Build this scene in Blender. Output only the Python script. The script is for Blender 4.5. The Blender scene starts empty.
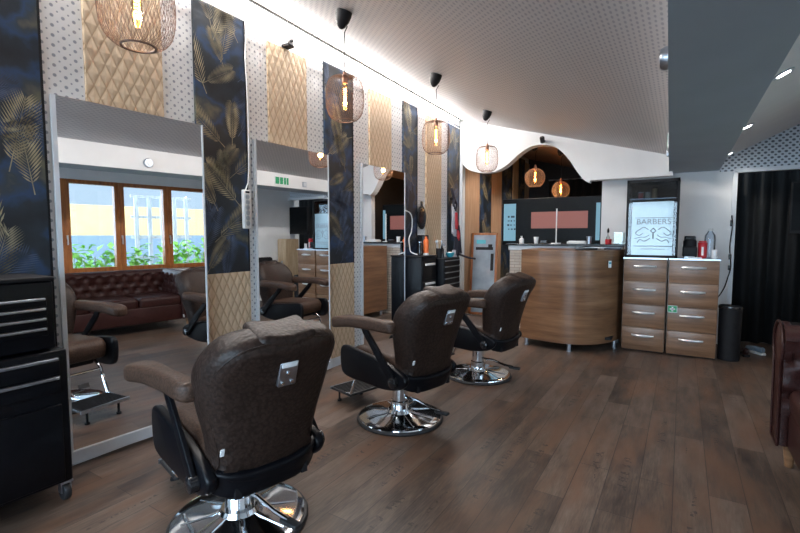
import bpy, bmesh, math, random
from mathutils import Vector, Matrix
random.seed(7)
PI = math.pi
scene = bpy.context.scene
col = scene.collection

# ------------------------------------------------------------------ camera, world, exposure
cd = bpy.data.cameras.new('camera'); cam = bpy.data.objects.new('camera', cd); col.objects.link(cam)
cam.location = (3.2245, 0, 1.45)
cam.rotation_euler = (math.radians(90 - 4.004), 0, math.radians(32.1))
cd.sensor_width = 36; cd.lens = 20.25; cd.clip_start = 0.05
scene.camera = cam
vs = scene.view_settings
vs.view_transform = 'Standard'; vs.look = 'None'; vs.gamma = 1; vs.use_curve_mapping = False
vs.exposure = 0.68
world = bpy.data.worlds.new('sky'); scene.world = world; world.use_nodes = True
wn = world.node_tree; bg = wn.nodes['Background']
bg.inputs[0].default_value = (0.60, 0.80, 1.0, 1)
# sky strength raised on the street side behind the camera to light the room
_tc = wn.nodes.new('ShaderNodeTexCoord'); _sp = wn.nodes.new('ShaderNodeSeparateXYZ'); wn.links.new(_tc.outputs['Generated'], _sp.inputs[0])
_mr = wn.nodes.new('ShaderNodeMapRange'); _mr.interpolation_type = 'SMOOTHSTEP'; wn.links.new(_sp.outputs[1], _mr.inputs[0])
for _k, _v in ((1, .25), (2, -.75), (3, .72), (4, 8.0)): _mr.inputs[_k].default_value = _v
wn.links.new(_mr.outputs[0], bg.inputs[1])
SUN = bpy.data.lights.new('sun', 'SUN'); SUN.energy = .75; SUN.angle = 0.02; SUN.color = (1, .93, .82)
so = bpy.data.objects.new('sun', SUN); col.objects.link(so); so.rotation_euler = (0, math.radians(-48), 0); so.location = (-3, 3, 9)
def portal(name, loc, rot, sx, sy):
    l = bpy.data.lights.new(name, 'AREA'); l.shape = 'RECTANGLE'; l.size = sx; l.size_y = sy; l.cycles.is_portal = True
    o = bpy.data.objects.new(name, l); col.objects.link(o); o.location = loc; o.rotation_euler = rot
YF = -2.3                                   # shop front behind the camera
portal('portal_front', (2.275, YF - .13, 1.4), (math.radians(90), 0, 0), 4.05, 2.1)
portal('portal_side', (5.10, 3.79, 1.58), (0, math.radians(90), 0), 1.42, 3.08)

# ------------------------------------------------------------------ materials
def nn(nt, t, **kw):
    n = nt.nodes.new(t)
    for k, v in kw.items(): setattr(n, k, v)
    return n
def setin(nt, n, i, v):
    if hasattr(v, 'is_output'): nt.links.new(v, n.inputs[i])
    elif isinstance(v, (tuple, list)) and n.inputs[i].type == 'RGBA' and len(v) == 3: n.inputs[i].default_value = (*v, 1)
    else: n.inputs[i].default_value = v
def mth(nt, op, a, b=0.0, c=None):
    n = nn(nt, 'ShaderNodeMath', operation=op); setin(nt, n, 0, a); setin(nt, n, 1, b)
    if c is not None: setin(nt, n, 2, c)
    return n.outputs[0]
def mixc(nt, f, a, b):
    n = nn(nt, 'ShaderNodeMixRGB'); setin(nt, n, 0, f); setin(nt, n, 1, a); setin(nt, n, 2, b); return n.outputs[0]
def coords(nt):
    tc = nn(nt, 'ShaderNodeTexCoord'); s = nn(nt, 'ShaderNodeSeparateXYZ'); nt.links.new(tc.outputs['Object'], s.inputs[0])
    return tc.outputs['Object'], s.outputs[0], s.outputs[1], s.outputs[2]
def noise(nt, vec, scale, detail=3, stretch=None, rough=.5):
    if stretch:
        m = nn(nt, 'ShaderNodeMapping'); nt.links.new(vec, m.inputs[0]); m.inputs['Scale'].default_value = stretch; vec = m.outputs[0]
    n = nn(nt, 'ShaderNodeTexNoise'); nt.links.new(vec, n.inputs['Vector']); n.inputs['Scale'].default_value = scale
    n.inputs['Detail'].default_value = detail; n.inputs['Roughness'].default_value = rough
    return n.outputs[0]
def ramp(nt, f, stops):
    r = nn(nt, 'ShaderNodeValToRGB'); setin(nt, r, 0, f); e = r.color_ramp.elements
    while len(e) > 1: e.remove(e[-1])
    e[0].position = stops[0][0]; e[0].color = (*stops[0][1], 1)
    for p, c in stops[1:]:
        k = e.new(p); k.color = (*c, 1)
    return r.outputs[0]
def bump(nt, h, strength, dist=.005):
    b = nn(nt, 'ShaderNodeBump'); setin(nt, b, 'Height', h); b.inputs['Strength'].default_value = strength; b.inputs['Distance'].default_value = dist
    return b.outputs[0]
def newmat(name):
    m = bpy.data.materials.new(name); m.use_nodes = True
    return m, m.node_tree, m.node_tree.nodes['Principled BSDF']
def mat(name, c, rough=.5, metal=0, var=.12, nscale=25, spec=.5, bumps=0, coat=0, emit=None, alpha=1, stretch=None):
    m, nt, p = newmat(name)
    v, *_ = coords(nt)
    f = noise(nt, v, nscale, 3, stretch)
    a = tuple(x * (1 - var) for x in c); b = tuple(min(1, x * (1 + var)) for x in c)
    nt.links.new(ramp(nt, f, [(.3, a), (.7, b)]), p.inputs['Base Color'])
    p.inputs['Roughness'].default_value = rough; p.inputs['Metallic'].default_value = metal
    p.inputs['Specular IOR Level'].default_value = spec; p.inputs['Coat Weight'].default_value = coat
    p.inputs['Coat Roughness'].default_value = .08
    if bumps: nt.links.new(bump(nt, noise(nt, v, nscale * 6, 2), bumps, .002), p.inputs['Normal'])
    if emit: p.inputs['Emission Color'].default_value = (*emit[0], 1); p.inputs['Emission Strength'].default_value = emit[1]
    p.inputs['Alpha'].default_value = alpha
    return m
def wood(name, dark, mid, light, stretch, scale=6, rough=.4, spec=.5):
    m, nt, p = newmat(name)
    v, *_ = coords(nt)
    big = noise(nt, v, scale, 5, stretch, .6)
    fine = noise(nt, v, scale * 7, 3, stretch)
    f = mth(nt, 'ADD', mth(nt, 'MULTIPLY', big, .82), mth(nt, 'MULTIPLY', fine, .18))
    nt.links.new(ramp(nt, f, [(.34, dark), (.5, mid), (.66, light)]), p.inputs['Base Color'])
    p.inputs['Roughness'].default_value = rough; p.inputs['Specular IOR Level'].default_value = spec
    nt.links.new(bump(nt, fine, .15, .001), p.inputs['Normal'])
    return m
def lattice(nt, a, b, pa, pb, r, oa=0., ob=0., ea=1., eb=1.):
    """soft dots of radius r on a grid with periods pa, pb"""
    fa = mth(nt, 'SUBTRACT', mth(nt, 'FRACT', mth(nt, 'ADD', mth(nt, 'DIVIDE', a, pa), oa)), .5)
    fb = mth(nt, 'SUBTRACT', mth(nt, 'FRACT', mth(nt, 'ADD', mth(nt, 'DIVIDE', b, pb), ob)), .5)
    fa = mth(nt, 'MULTIPLY', fa, pa * ea); fb = mth(nt, 'MULTIPLY', fb, pb * eb)
    d = mth(nt, 'SQRT', mth(nt, 'ADD', mth(nt, 'MULTIPLY', fa, fa), mth(nt, 'MULTIPLY', fb, fb)))
    n = nn(nt, 'ShaderNodeMapRange'); setin(nt, n, 0, d); n.inputs[1].default_value = r * 1.15; n.inputs[2].default_value = r * .75
    return n.outputs[0]
def dotted(name, base, dot, axes, p, r, stagger=True, ea=1., eb=1., rough=.6, r2=.5):
    m, nt, pr = newmat(name)
    v, x, y, z = coords(nt); A = dict(x=x, y=y, z=z); a, b = A[axes[0]], A[axes[1]]
    f = lattice(nt, a, b, p, p, r, 0, 0, ea, eb)
    if stagger: f = mth(nt, 'MAXIMUM', f, lattice(nt, a, b, p, p, r * r2, .5, .5, ea, eb))
    big = noise(nt, v, 3, 2)
    b0 = ramp(nt, big, [(.3, tuple(q * .97 for q in base)), (.7, base)])
    nt.links.new(mixc(nt, f, b0, dot), pr.inputs['Base Color'])
    pr.inputs['Roughness'].default_value = rough
    nt.links.new(bump(nt, f, .3, .002), pr.inputs['Normal'])
    return m

M = {}
M['white_wall'] = mat('white_paint', (.74, .75, .76), .7, nscale=4, var=.03)
M['white_trim'] = mat('white_trim', (.70, .73, .76), .4, nscale=6, var=.04)
M['beam_white'] = mat('beam_white_paint', (.76, .76, .76), .7, nscale=4, var=.03)
M['grey_beam'] = mat('grey_beam_paint', (.34, .40, .46), .7, nscale=3, var=.03)  # darker copy of the beam paint, carries the shade of the underside
M['soffit'] = mat('soffit_paint', (.70, .69, .70), .6, nscale=3, var=.04)
M['dot_wall'] = dotted('dotted_wallpaper', (.78, .78, .78), (.30, .32, .36), 'yz', .058, .0105, ea=1, eb=1.0, r2=.55)
M['dot_blue'] = dotted('blue_dotted_wallpaper', (.62, .68, .74), (.10, .12, .15), 'xz', .066, .0145, ea=.8, r2=.8)
M['dot_ceil'] = dotted('perforated_ceiling', (.66, .645, .65), (.44, .44, .48), 'xy', .06, .0105, ea=1.4, eb=.55, r2=.9)
M['black'] = mat('black_gloss', (.012, .012, .014), .25, var=.2, coat=.3)
M['black_matte'] = mat('black_matte', (.010, .010, .012), .6, var=.2, spec=.3)
M['black_enamel'] = mat('black_enamel', (.0035, .004, .006), .36, var=.2, bumps=.03, spec=.22)
M['steel'] = mat('brushed_steel', (.50, .55, .62), .32, 1, var=.1, nscale=40)
M['satin'] = mat('satin_nickel', (.86, .87, .88), .38, .85, var=.03)
M['chrome'] = mat('chrome', (.74, .77, .80), .08, 1, var=.03)
M['rubber'] = mat('black_rubber', (.02, .02, .022), .5, var=.2)
M['white_plastic'] = mat('white_plastic', (.75, .75, .74), .4, var=.04)
M['red'] = mat('red_plastic', (.55, .02, .03), .35, var=.08)
M['orange'] = mat('orange_plastic', (.85, .17, .03), .4, var=.08)
M['teal'] = mat('teal_plastic', (.05, .38, .48), .4, var=.1)
M['green'] = mat('green_print', (.02, .32, .13), .5, var=.05)
M['copper'] = mat('rose_copper', (.42, .22, .15), .35, .7, var=.08)
M['wire'] = mat('bronze_wire', (.17, .105, .08), .5, .2, var=.1)
M['paper'] = mat('white_paper', (.78, .80, .82), .7, var=.03)
M['concrete'] = mat('pavement', (.45, .45, .44), .9, var=.15, nscale=8, bumps=.2)
M['yellow_facade'] = mat('yellow_facade', (.80, .56, .25), .9, var=.05, nscale=4)
M['blue_facade'] = mat('bluegrey_facade', (.22, .29, .36), .9, var=.06, nscale=4)
M['leaf'] = mat('green_leaf', (.22, .50, .07), .5, var=.5, nscale=7)
M['trellis_wood'] = wood('grey_trellis_wood', (.30, .30, .32), (.42, .42, .44), (.55, .54, .54), (8, 8, 1), 5, .7)
M['desk_wood'] = wood('desk_wood', (.105, .048, .023), (.190, .094, .046), (.270, .146, .076), (.55, .55, 7), 2.0, .30)
M['drawer_wood'] = wood('drawer_wood', (.120, .058, .029), (.200, .104, .055), (.280, .158, .088), (.6, .6, 7), 2.6, .30)
M['frame_wood'] = wood('orange_frame_wood', (.19, .055, .012), (.30, .095, .022), (.40, .14, .035), (5, 5, .6), 6, .35)
M['panel_wood'] = wood('backroom_panel_wood', (.36, .22, .135), (.44, .28, .18), (.50, .34, .23), (6, 6, .5), 5, .5)
M['pale_wood'] = wood('pale_wood', (.42, .30, .18), (.52, .38, .24), (.60, .46, .31), (6, 6, .8), 4, .5)

def leather(name, c, rough=.36, s=70, strength=.35):
    m, nt, p = newmat(name)
    v, *_ = coords(nt)
    vo = nn(nt, 'ShaderNodeTexVoronoi'); nt.links.new(v, vo.inputs['Vector']); vo.inputs['Scale'].default_value = s
    f = noise(nt, v, 9, 4)
    a = tuple(x * .82 for x in c); b = tuple(x * 1.15 for x in c)
    base = ramp(nt, f, [(.3, a), (.7, b)])
    crease = mth(nt, 'GREATER_THAN', vo.outputs['Distance'], .55)
    nt.links.new(mixc(nt, mth(nt, 'MULTIPLY', crease, .65), base, tuple(x * .35 for x in c)), p.inputs['Base Color'])
    nt.links.new(bump(nt, mth(nt, 'MULTIPLY', vo.outputs['Distance'], -1.0), strength, .004), p.inputs['Normal'])
    p.inputs['Roughness'].default_value = rough; p.inputs['Specular IOR Level'].default_value = .28
    return m
M['leather'] = leather('brown_embossed_leather', (.029, .0165, .0125), .46, 62, .45)
M['leather_top'] = leather('tan_brown_leather', (.068, .038, .026), .48, 90, .22)
M['sofa_leather'] = leather('oxblood_leather', (.040, .0125, .0105), .40, 120, .08)

def quilt(name):
    m, nt, p = newmat(name)
    v, x, y, z = coords(nt)
    wob = mth(nt, 'MULTIPLY', mth(nt, 'SINE', mth(nt, 'MULTIPLY', z, 57)), .06)
    ya = mth(nt, 'MULTIPLY', y, 2 * PI / .145); za = mth(nt, 'MULTIPLY', z, 2 * PI / .30)
    s1 = mth(nt, 'SINE', mth(nt, 'ADD', mth(nt, 'ADD', ya, za), wob)); s2 = mth(nt, 'SINE', mth(nt, 'SUBTRACT', mth(nt, 'ADD', ya, wob), za))
    h = mth(nt, 'MINIMUM', mth(nt, 'ABSOLUTE', s1), mth(nt, 'ABSOLUTE', s2))
    nt.links.new(ramp(nt, h, [(.0, (.38, .255, .15)), (.20, (.56, .41, .27)), (.6, (.66, .51, .35))]), p.inputs['Base Color'])  # darker tan in the diamond grooves is painted shade of the relief
    nt.links.new(bump(nt, h, .40, .012), p.inputs['Normal']); p.inputs['Roughness'].default_value = .6
    return m
M['quilt'] = quilt('beige_quilted_wallpaper')
def navy():
    m, nt, p = newmat('dark_navy_wallpaper')
    v, *_ = coords(nt)
    f = noise(nt, v, 3.1, 4); g = noise(nt, v, 1.7, 3)
    base = ramp(nt, f, [(.36, (.008, .012, .017)), (.49, (.016, .026, .040)), (.56, (.022, .065, .16)), (.62, (.035, .05, .065)), (.70, (.17, .155, .10))])
    nt.links.new(mixc(nt, mth(nt, 'MULTIPLY', g, .35), base, (.02, .028, .04)), p.inputs['Base Color'])
    p.inputs['Roughness'].default_value = .45
    return m
M['navy'] = navy()
M['gold1'] = mat('gold_leaf_print', (.36, .31, .20), .5, .0, var=.5, nscale=8)
M['gold2'] = mat('dim_leaf_print', (.20, .175, .12), .5, .0, var=.6, nscale=8)
M['gold3'] = mat('blue_leaf_print', (.07, .10, .17), .5, .0, var=.6, nscale=8)

def floor_mat():
    m, nt, p = newmat('wood_plank_floor')
    v, x, y, z = coords(nt)
    mp = nn(nt, 'ShaderNodeMapping'); nt.links.new(v, mp.inputs[0]); mp.inputs['Rotation'].default_value = (0, 0, PI / 2)
    def brick(bw, rh, c1, c2, mortar, ms):
        b = nn(nt, 'ShaderNodeTexBrick'); nt.links.new(mp.outputs[0], b.inputs['Vector'])
        b.inputs['Scale'].default_value = 1; b.inputs['Brick Width'].default_value = bw; b.inputs['Row Height'].default_value = rh
        b.inputs['Mortar Size'].default_value = ms; b.inputs['Mortar Smooth'].default_value = .2; b.offset = .37; b.offset_frequency = 2
        b.inputs['Color1'].default_value = (*c1, 1); b.inputs['Color2'].default_value = (*c2, 1); b.inputs['Mortar'].default_value = (*mortar, 1)
        b.inputs['Bias'].default_value = 0
        return b
    b = brick(1.25, .17, (0, 0, 0), (1, 1, 1), (.3, .3, .3), .0022)
    big = noise(nt, v, 3.2, 5, (4, .8, 1), .62)
    fine = noise(nt, v, 16, 4, (7, .6, 1), .6)
    tone = mth(nt, 'ADD', mth(nt, 'MULTIPLY', b.outputs['Color'], .26), mth(nt, 'ADD', mth(nt, 'MULTIPLY', big, .66), mth(nt, 'MULTIPLY', fine, .60)))
    c = ramp(nt, mth(nt, 'SUBTRACT', tone, .19), [(.34, (.029, .020, .017)), (.47, (.060, .041, .032)), (.58, (.096, .065, .048)), (.70, (.134, .095, .073)), (.86, (.185, .142, .117))])
    hue = noise(nt, v, 1.9, 3, (3, .7, 1))
    c = mixc(nt, ramp(nt, hue, [(.46, (0, 0, 0)), (.66, (.72, .72, .72))]), c, (.145, .074, .042))
    # faint stencilled marks, short dark strokes in rows along some planks
    mb = brick(.034, .17, (0, 0, 0), (1, 1, 1), (1, 1, 1), .004)
    stroke = mth(nt, 'MULTIPLY', mth(nt, 'LESS_THAN', mb.outputs['Color'], .55), mth(nt, 'GREATER_THAN', noise(nt, v, 55, 1), .5))
    row = mth(nt, 'FRACT', mth(nt, 'DIVIDE', x, .17)); inrow = mth(nt, 'MULTIPLY', mth(nt, 'GREATER_THAN', row, .38), mth(nt, 'LESS_THAN', row, .66))
    patch = mth(nt, 'GREATER_THAN', noise(nt, v, 1.15, 0, (5.9, 1.3, 1)), .61)
    st = mth(nt, 'MULTIPLY', mth(nt, 'MULTIPLY', stroke, inrow), mth(nt, 'MULTIPLY', patch, .7))
    c = mixc(nt, st, c, (.02, .016, .015))
    c = mixc(nt, mth(nt, 'MULTIPLY', b.outputs['Fac'], .75), c, (.022, .016, .014))
    nt.links.new(c, p.inputs['Base Color'])
    nt.links.new(ramp(nt, fine, [(.3, (.36,) * 3), (.7, (.50,) * 3)]), p.inputs['Roughness'])
    nt.links.new(bump(nt, mth(nt, 'SUBTRACT', mth(nt, 'MULTIPLY', fine, .5), b.outputs['Fac']), .25, .002), p.inputs['Normal'])
    return m
M['floor'] = floor_mat()
def stone():
    m, nt, p = newmat('stacked_stone')
    v, x, y, z = coords(nt)
    cz = nn(nt, 'ShaderNodeCombineXYZ'); nt.links.new(mth(nt, 'ADD', x, y), cz.inputs[0]); nt.links.new(z, cz.inputs[1])
    b = nn(nt, 'ShaderNodeTexBrick'); nt.links.new(cz.outputs[0], b.inputs['Vector']); b.inputs['Scale'].default_value = 1
    b.inputs['Brick Width'].default_value = .16; b.inputs['Row Height'].default_value = .045; b.inputs['Mortar Size'].default_value = .004
    b.inputs['Color1'].default_value = (.62, .58, .52, 1); b.inputs['Color2'].default_value = (.42, .40, .38, 1); b.inputs['Mortar'].default_value = (.2, .19, .18, 1)
    f = noise(nt, v, 18, 4)
    nt.links.new(mixc(nt, mth(nt, 'MULTIPLY', f, .45), b.outputs['Color'], (.58, .47, .36)), p.inputs['Base Color'])
    nt.links.new(bump(nt, mth(nt, 'ADD', f, mth(nt, 'MULTIPLY', b.outputs['Fac'], -1.)), .7, .012), p.inputs['Normal'])
    p.inputs['Roughness'].default_value = .85
    return m
M['stone'] = stone()
def mirror_m():
    m, nt, p = newmat('mirror_glass')
    v, *_ = coords(nt)
    nt.links.new(ramp(nt, noise(nt, v, 2, 2), [(.3, (.90, .92, .94)), (.7, (.91, .93, .95))]), p.inputs['Base Color'])
    p.inputs['Metallic'].default_value = 1; p.inputs['Roughness'].default_value = .012
    return m
M['mirror'] = mirror_m()
def glass(name, tint=(1, 1, 1), refl=.06):
    m = bpy.data.materials.new(name); m.use_nodes = True; nt = m.node_tree
    nt.nodes.remove(nt.nodes['Principled BSDF']); out = nt.nodes['Material Output']
    t = nn(nt, 'ShaderNodeBsdfTransparent'); t.inputs[0].default_value = (*tint, 1)
    g = nn(nt, 'ShaderNodeBsdfGlossy'); g.inputs['Roughness'].default_value = .02
    v, *_ = coords(nt)
    fr = nn(nt, 'ShaderNodeFresnel'); fr.inputs[0].default_value = 1.45
    w = mth(nt, 'ADD', mth(nt, 'MULTIPLY', fr.outputs[0], .8), mth(nt, 'MULTIPLY', noise(nt, v, 3, 1), refl))
    mx = nn(nt, 'ShaderNodeMixShader'); nt.links.new(w, mx.inputs[0]); nt.links.new(t.outputs[0], mx.inputs[1]); nt.links.new(g.outputs[0], mx.inputs[2])
    nt.links.new(mx.outputs[0], out.inputs[0])
    return m
M['glass'] = glass('window_glass', (.97, .98, .98), .02)
M['bulb_glass'] = glass('bulb_glass', (1, .88, .66), .1)
M['water_glass'] = glass('blue_plastic_bottle', (.86, .93, 1.0), .10)
M['acrylic'] = glass('clear_acrylic', (.86, .90, .88), .1)
M['fridge_glass'] = glass('fridge_door_glass', (.55, .58, .60), .05)
def emit_m(name, c, s):
    m, nt, p = newmat(name); v, *_ = coords(nt)
    p.inputs['Base Color'].default_value = (*c, 1)
    nt.links.new(ramp(nt, noise(nt, v, 5, 1), [(.3, tuple(q * .95 for q in c)), (.7, c)]), p.inputs['Emission Color']); p.inputs['Emission Strength'].default_value = s
    return m
M['led'] = emit_m('led_strip', (1, .93, .84), 14)
M['filament'] = emit_m('warm_filament', (1, .50, .13), 16)
M['filament_deep'] = emit_m('amber_filament', (1, .40, .07), 20)
M['spot'] = emit_m('downlight_disc', (1, .97, .92), 18)
M['screen_black'] = mat('dark_screen', (.004, .005, .006), .35, var=.2, spec=.12)
M['screen_red'] = emit_m('screen_red_band', (.24, .085, .07), .27)  # glowing colour stands in for a red reflection in dark glass
M['screen_blue'] = emit_m('screen_pale_blue', (.13, .27, .35), .42)  # glowing colour stands in for window reflections in dark glass
M['screen_ink'] = mat('screen_ink', (.01, .03, .05), .4)  # dark marks of the writing inside the painted window reflection
M['frost'] = mat('frosted_film', (.31, .46, .53), .10, var=.12, nscale=3, coat=.6)  # pale colour stands in for the shop window mirrored in the fridge door
M['ink'] = mat('grey_ink', (.16, .20, .22), .5, var=.1)  # colour of the window lettering within that painted reflection
M['cloth_white'] = mat('white_cloth', (.45, .45, .50), .8, var=.1, nscale=9, bumps=.2)
M['cloth_red'] = mat('red_cloth', (.45, .04, .05), .8, var=.1, nscale=9, bumps=.2)
M['cloth_dark'] = mat('dark_cloth', (.035, .035, .05), .85, var=.2, nscale=9, bumps=.2)
M['curtain'] = mat('black_curtain', (.0055, .006, .007), .8, var=.3, nscale=12, stretch=(20, 20, .4))
M['blue_grey'] = mat('picture_pale_blue', (.22, .29, .36), .3, var=.25, nscale=4, coat=.4)
M['backceil'] = mat('brown_ceiling', (.24, .15, .11), .6, var=.05, nscale=4)

# ------------------------------------------------------------------ mesh helpers
class MB:
    def __init__(s): s.bm = bmesh.new(); s.mi = 0
    def _f(s, vs, smooth=True):
        try:
            f = s.bm.faces.new(vs); f.material_index = s.mi; f.smooth = smooth; return f
        except ValueError: return None
    def box(s, c, d, rz=0, bev=0, mtx=None):
        m = (mtx if mtx is not None else Matrix.Translation(c) @ Matrix.Rotation(rz, 4, 'Z')) @ Matrix.Diagonal((*d, 1))
        r = bmesh.ops.create_cube(s.bm, size=1, matrix=m)
        fs = set(f for v in r['verts'] for f in v.link_faces)
        for f in fs: f.material_index = s.mi
        if bev:
            es = list(set(e for v in r['verts'] for e in v.link_edges))
            rr = bmesh.ops.bevel(s.bm, geom=es, offset=bev, segments=3, profile=.5, affect='EDGES', clamp_overlap=True)
            for f in rr['faces']: f.material_index = s.mi; f.smooth = True
        return s
    def lathe(s, prof, seg=24, mtx=Matrix.Identity(4), cap=True):
        rings = []
        for r, z in prof:
            if r < 1e-6: rings.append([s.bm.verts.new(mtx @ Vector((0, 0, z)))])
            else: rings.append([s.bm.verts.new(mtx @ Vector((r * math.cos(2 * PI * k / seg), r * math.sin(2 * PI * k / seg), z))) for k in range(seg)])
        for a, b in zip(rings, rings[1:]):
            for k in range(seg):
                k2 = (k + 1) % seg
                if len(a) == 1 and len(b) == 1: continue
                if len(a) == 1: s._f([a[0], b[k2], b[k]])
                elif len(b) == 1: s._f([a[k], a[k2], b[0]])
                else: s._f([a[k], a[k2], b[k2], b[k]])
        if cap:
            if len(rings[0]) > 1: s._f(list(reversed(rings[0])))
            if len(rings[-1]) > 1: s._f(rings[-1])
        return s
    def tube(s, pts, r, seg=8, closed=False, cap=True):
        pts = [Vector(p) for p in pts]; n = len(pts); rings = []
        rad = r if isinstance(r, (list, tuple)) else [r] * n
        up = None
        for i, p in enumerate(pts):
            a = pts[(i - 1) % n] if (closed or i > 0) else p; b = pts[(i + 1) % n] if (closed or i < n - 1) else p
            t = (b - a).normalized()
            if up is None: up = Vector((0, 0, 1)) if abs(t.z) < .9 else Vector((1, 0, 0))
            u = t.cross(up).normalized(); w = u.cross(t).normalized(); up = w
            rings.append([s.bm.verts.new(p + rad[i] * (math.cos(2 * PI * k / seg) * u + math.sin(2 * PI * k / seg) * w)) for k in range(seg)])
        prs = list(zip(rings, rings[1:])) + ([(rings[-1], rings[0])] if closed else [])
        for a, b in prs:
            for k in range(seg): s._f([a[k], a[(k + 1) % seg], b[(k + 1) % seg], b[k]])
        if cap and not closed: s._f(list(reversed(rings[0]))); s._f(rings[-1])
        return s
    def slab(s, outline, th, bev, mtx=Matrix.Identity(4), segs=4, bow=None):
        """closed 2D outline (u,v) extruded along w from -th/2 to th/2 with rounded rims; bow(u,v)->w offset"""
        n = len(outline); P = [Vector((a, b)) for a, b in outline]
        area = sum(P[i].x * P[(i + 1) % n].y - P[(i + 1) % n].x * P[i].y for i in range(n))
        if area < 0: P.reverse()
        N = []
        for i in range(n):
            e1 = (P[i] - P[i - 1]).normalized(); e2 = (P[(i + 1) % n] - P[i]).normalized()
            nn_ = Vector((-(e1.y + e2.y), e1.x + e2.x)); L = nn_.length
            N.append(nn_ / L if L > 1e-6 else Vector((-e1.y, e1.x)))
        rings = []
        lv = [(bev * (1 - math.cos(PI / 2 * k / segs)), th / 2 - bev + bev * math.sin(PI / 2 * k / segs)) for k in range(segs + 1)]
        prof = [(i, -w) for i, w in reversed(lv)] + lv
        cen = sum(P, Vector((0, 0))) / n
        def put(p, w):
            if bow: w += bow(p.x, p.y)
            return s.bm.verts.new(mtx @ Vector((p.x, p.y, w)))
        for ins, w in prof: rings.append([put(P[i] + N[i] * ins, w) for i in range(n)])
        for a, b in zip(rings, rings[1:]):
            for k in range(n): s._f([a[k], a[(k + 1) % n], b[(k + 1) % n], b[k]])
        for ring, w, rev in ((rings[0], -th / 2, True), (rings[-1], th / 2, False)):
            base = [P[i] + N[i] * bev for i in range(n)]; prev = ring
            if bow is None:
                s._f(list(reversed(ring)) if rev else ring); continue
            for t in (.7, .4):
                cur = [put(cen + (q - cen) * t, w) for q in base]
                for k in range(n):
                    q = [prev[k], prev[(k + 1) % n], cur[(k + 1) % n], cur[k]]
                    s._f(list(reversed(q)) if rev else q)
                prev = cur
            c = put(cen, w)
            for k in range(n):
                q = [prev[k], prev[(k + 1) % n], c]
                s._f(list(reversed(q)) if rev else q)
        return s
    def poly(s, pts): s._f([s.bm.verts.new(p) for p in pts], False); return s
    def prism(s, outline, y0, y1, axis='y'):
        f = (lambda a, b, t: (a, t, b)) if axis == 'y' else ((lambda a, b, t: (t, a, b)) if axis == 'x' else (lambda a, b, t: (a, b, t)))
        A = [s.bm.verts.new(f(a, b, y0)) for a, b in outline]; B = [s.bm.verts.new(f(a, b, y1)) for a, b in outline]
        n = len(A)
        s._f(A, False); s._f(list(reversed(B)), False)
        for k in range(n): s._f([A[k], B[k], B[(k + 1) % n], A[(k + 1) % n]], False)
        return s
    def build(s, name, mats, parent=None, sharp=40, loc=None):
        bm = s.bm
        bmesh.ops.recalc_face_normals(bm, faces=bm.faces)
        for e in bm.edges:
            if len(e.link_faces) == 2 and e.calc_face_angle(0) > math.radians(sharp): e.smooth = False
        for f in bm.faces: f.smooth = True
        me = bpy.data.meshes.new(name); bm.to_mesh(me); bm.free()
        for m in (mats if isinstance(mats, (list, tuple)) else [mats]): me.materials.append(M[m] if isinstance(m, str) else m)
        o = bpy.data.objects.new(name, me); col.objects.link(o)
        if parent is not None: o.parent = parent
        if loc is not None: o.location = loc
        return o
def bx(c, d, rz=0, bev=0): return MB().box(c, d, rz, bev)
def tag(o, label, cat, group=None, kind=None):
    o['label'] = label; o['category'] = cat
    if group: o['group'] = group
    if kind: o['kind'] = kind
    return o
def thing(name, label, cat, loc=(0, 0, 0), rz=0, group=None):
    o = bpy.data.objects.new(name, None); col.objects.link(o); o.location = loc; o.rotation_euler = (0, 0, rz); o.empty_display_size = .1
    return tag(o, label, cat, group)
def struct(o, label=None):
    o['kind'] = 'structure'
    if label: o['label'] = label
    return o
def copy_tree(o, parent=None):
    c = o.copy(); col.objects.link(c)
    if parent is not None: c.parent = parent; c.matrix_parent_inverse = o.matrix_parent_inverse.copy()
    for ch in list(o.children): copy_tree(ch, c)
    return c
def dup(root, loc, rz, label, group=None):
    c = copy_tree(root); c.location = loc; c.rotation_euler = (0, 0, rz); c['label'] = label
    if group: c['group'] = group
    return c
def rrect(w, h, r, n=5, cx=0, cy=0):
    out = []
    for sx, sy, a0 in ((1, 1, 0), (-1, 1, 90), (-1, -1, 180), (1, -1, 270)):
        for k in range(n + 1):
            a = math.radians(a0 + 90 * k / n); out.append((cx + sx * (w / 2 - r) + r * math.cos(a), cy + sy * (h / 2 - r) + r * math.sin(a)))
    return out
def smooth_closed(pts, n=6):
    """Catmull-Rom through closed points"""
    P = [Vector(p) for p in pts]; N = len(P); out = []
    for i in range(N):
        a, b, c, d = P[i - 1], P[i], P[(i + 1) % N], P[(i + 2) % N]
        for k in range(n):
            t = k / n
            out.append(tuple(.5 * ((2 * b) + (c - a) * t + (2 * a - 5 * b + 4 * c - d) * t * t + (3 * b - a - 3 * c + d) * t ** 3)))
    return out
def smooth_open(pts, n=6):
    P = [Vector(p) for p in pts]; P = [2 * P[0] - P[1]] + P + [2 * P[-1] - P[-2]]; out = []
    for i in range(1, len(P) - 2):
        a, b, c, d = P[i - 1:i + 3]
        for k in range(n):
            t = k / n
            out.append(.5 * ((2 * b) + (c - a) * t + (2 * a - 5 * b + 4 * c - d) * t * t + (3 * b - a - 3 * c + d) * t ** 3))
    out.append(P[-2]); return out
XZ = Matrix(((1, 0, 0, 0), (0, 0, -1, 0), (0, 1, 0, 0), (0, 0, 0, 1)))     # (u,v,w) -> (u,-w,v)
YZ = Matrix(((0, 0, 1, 0), (1, 0, 0, 0), (0, 1, 0, 0), (0, 0, 0, 1)))      # (u,v,w) -> (w,u,v)
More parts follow.
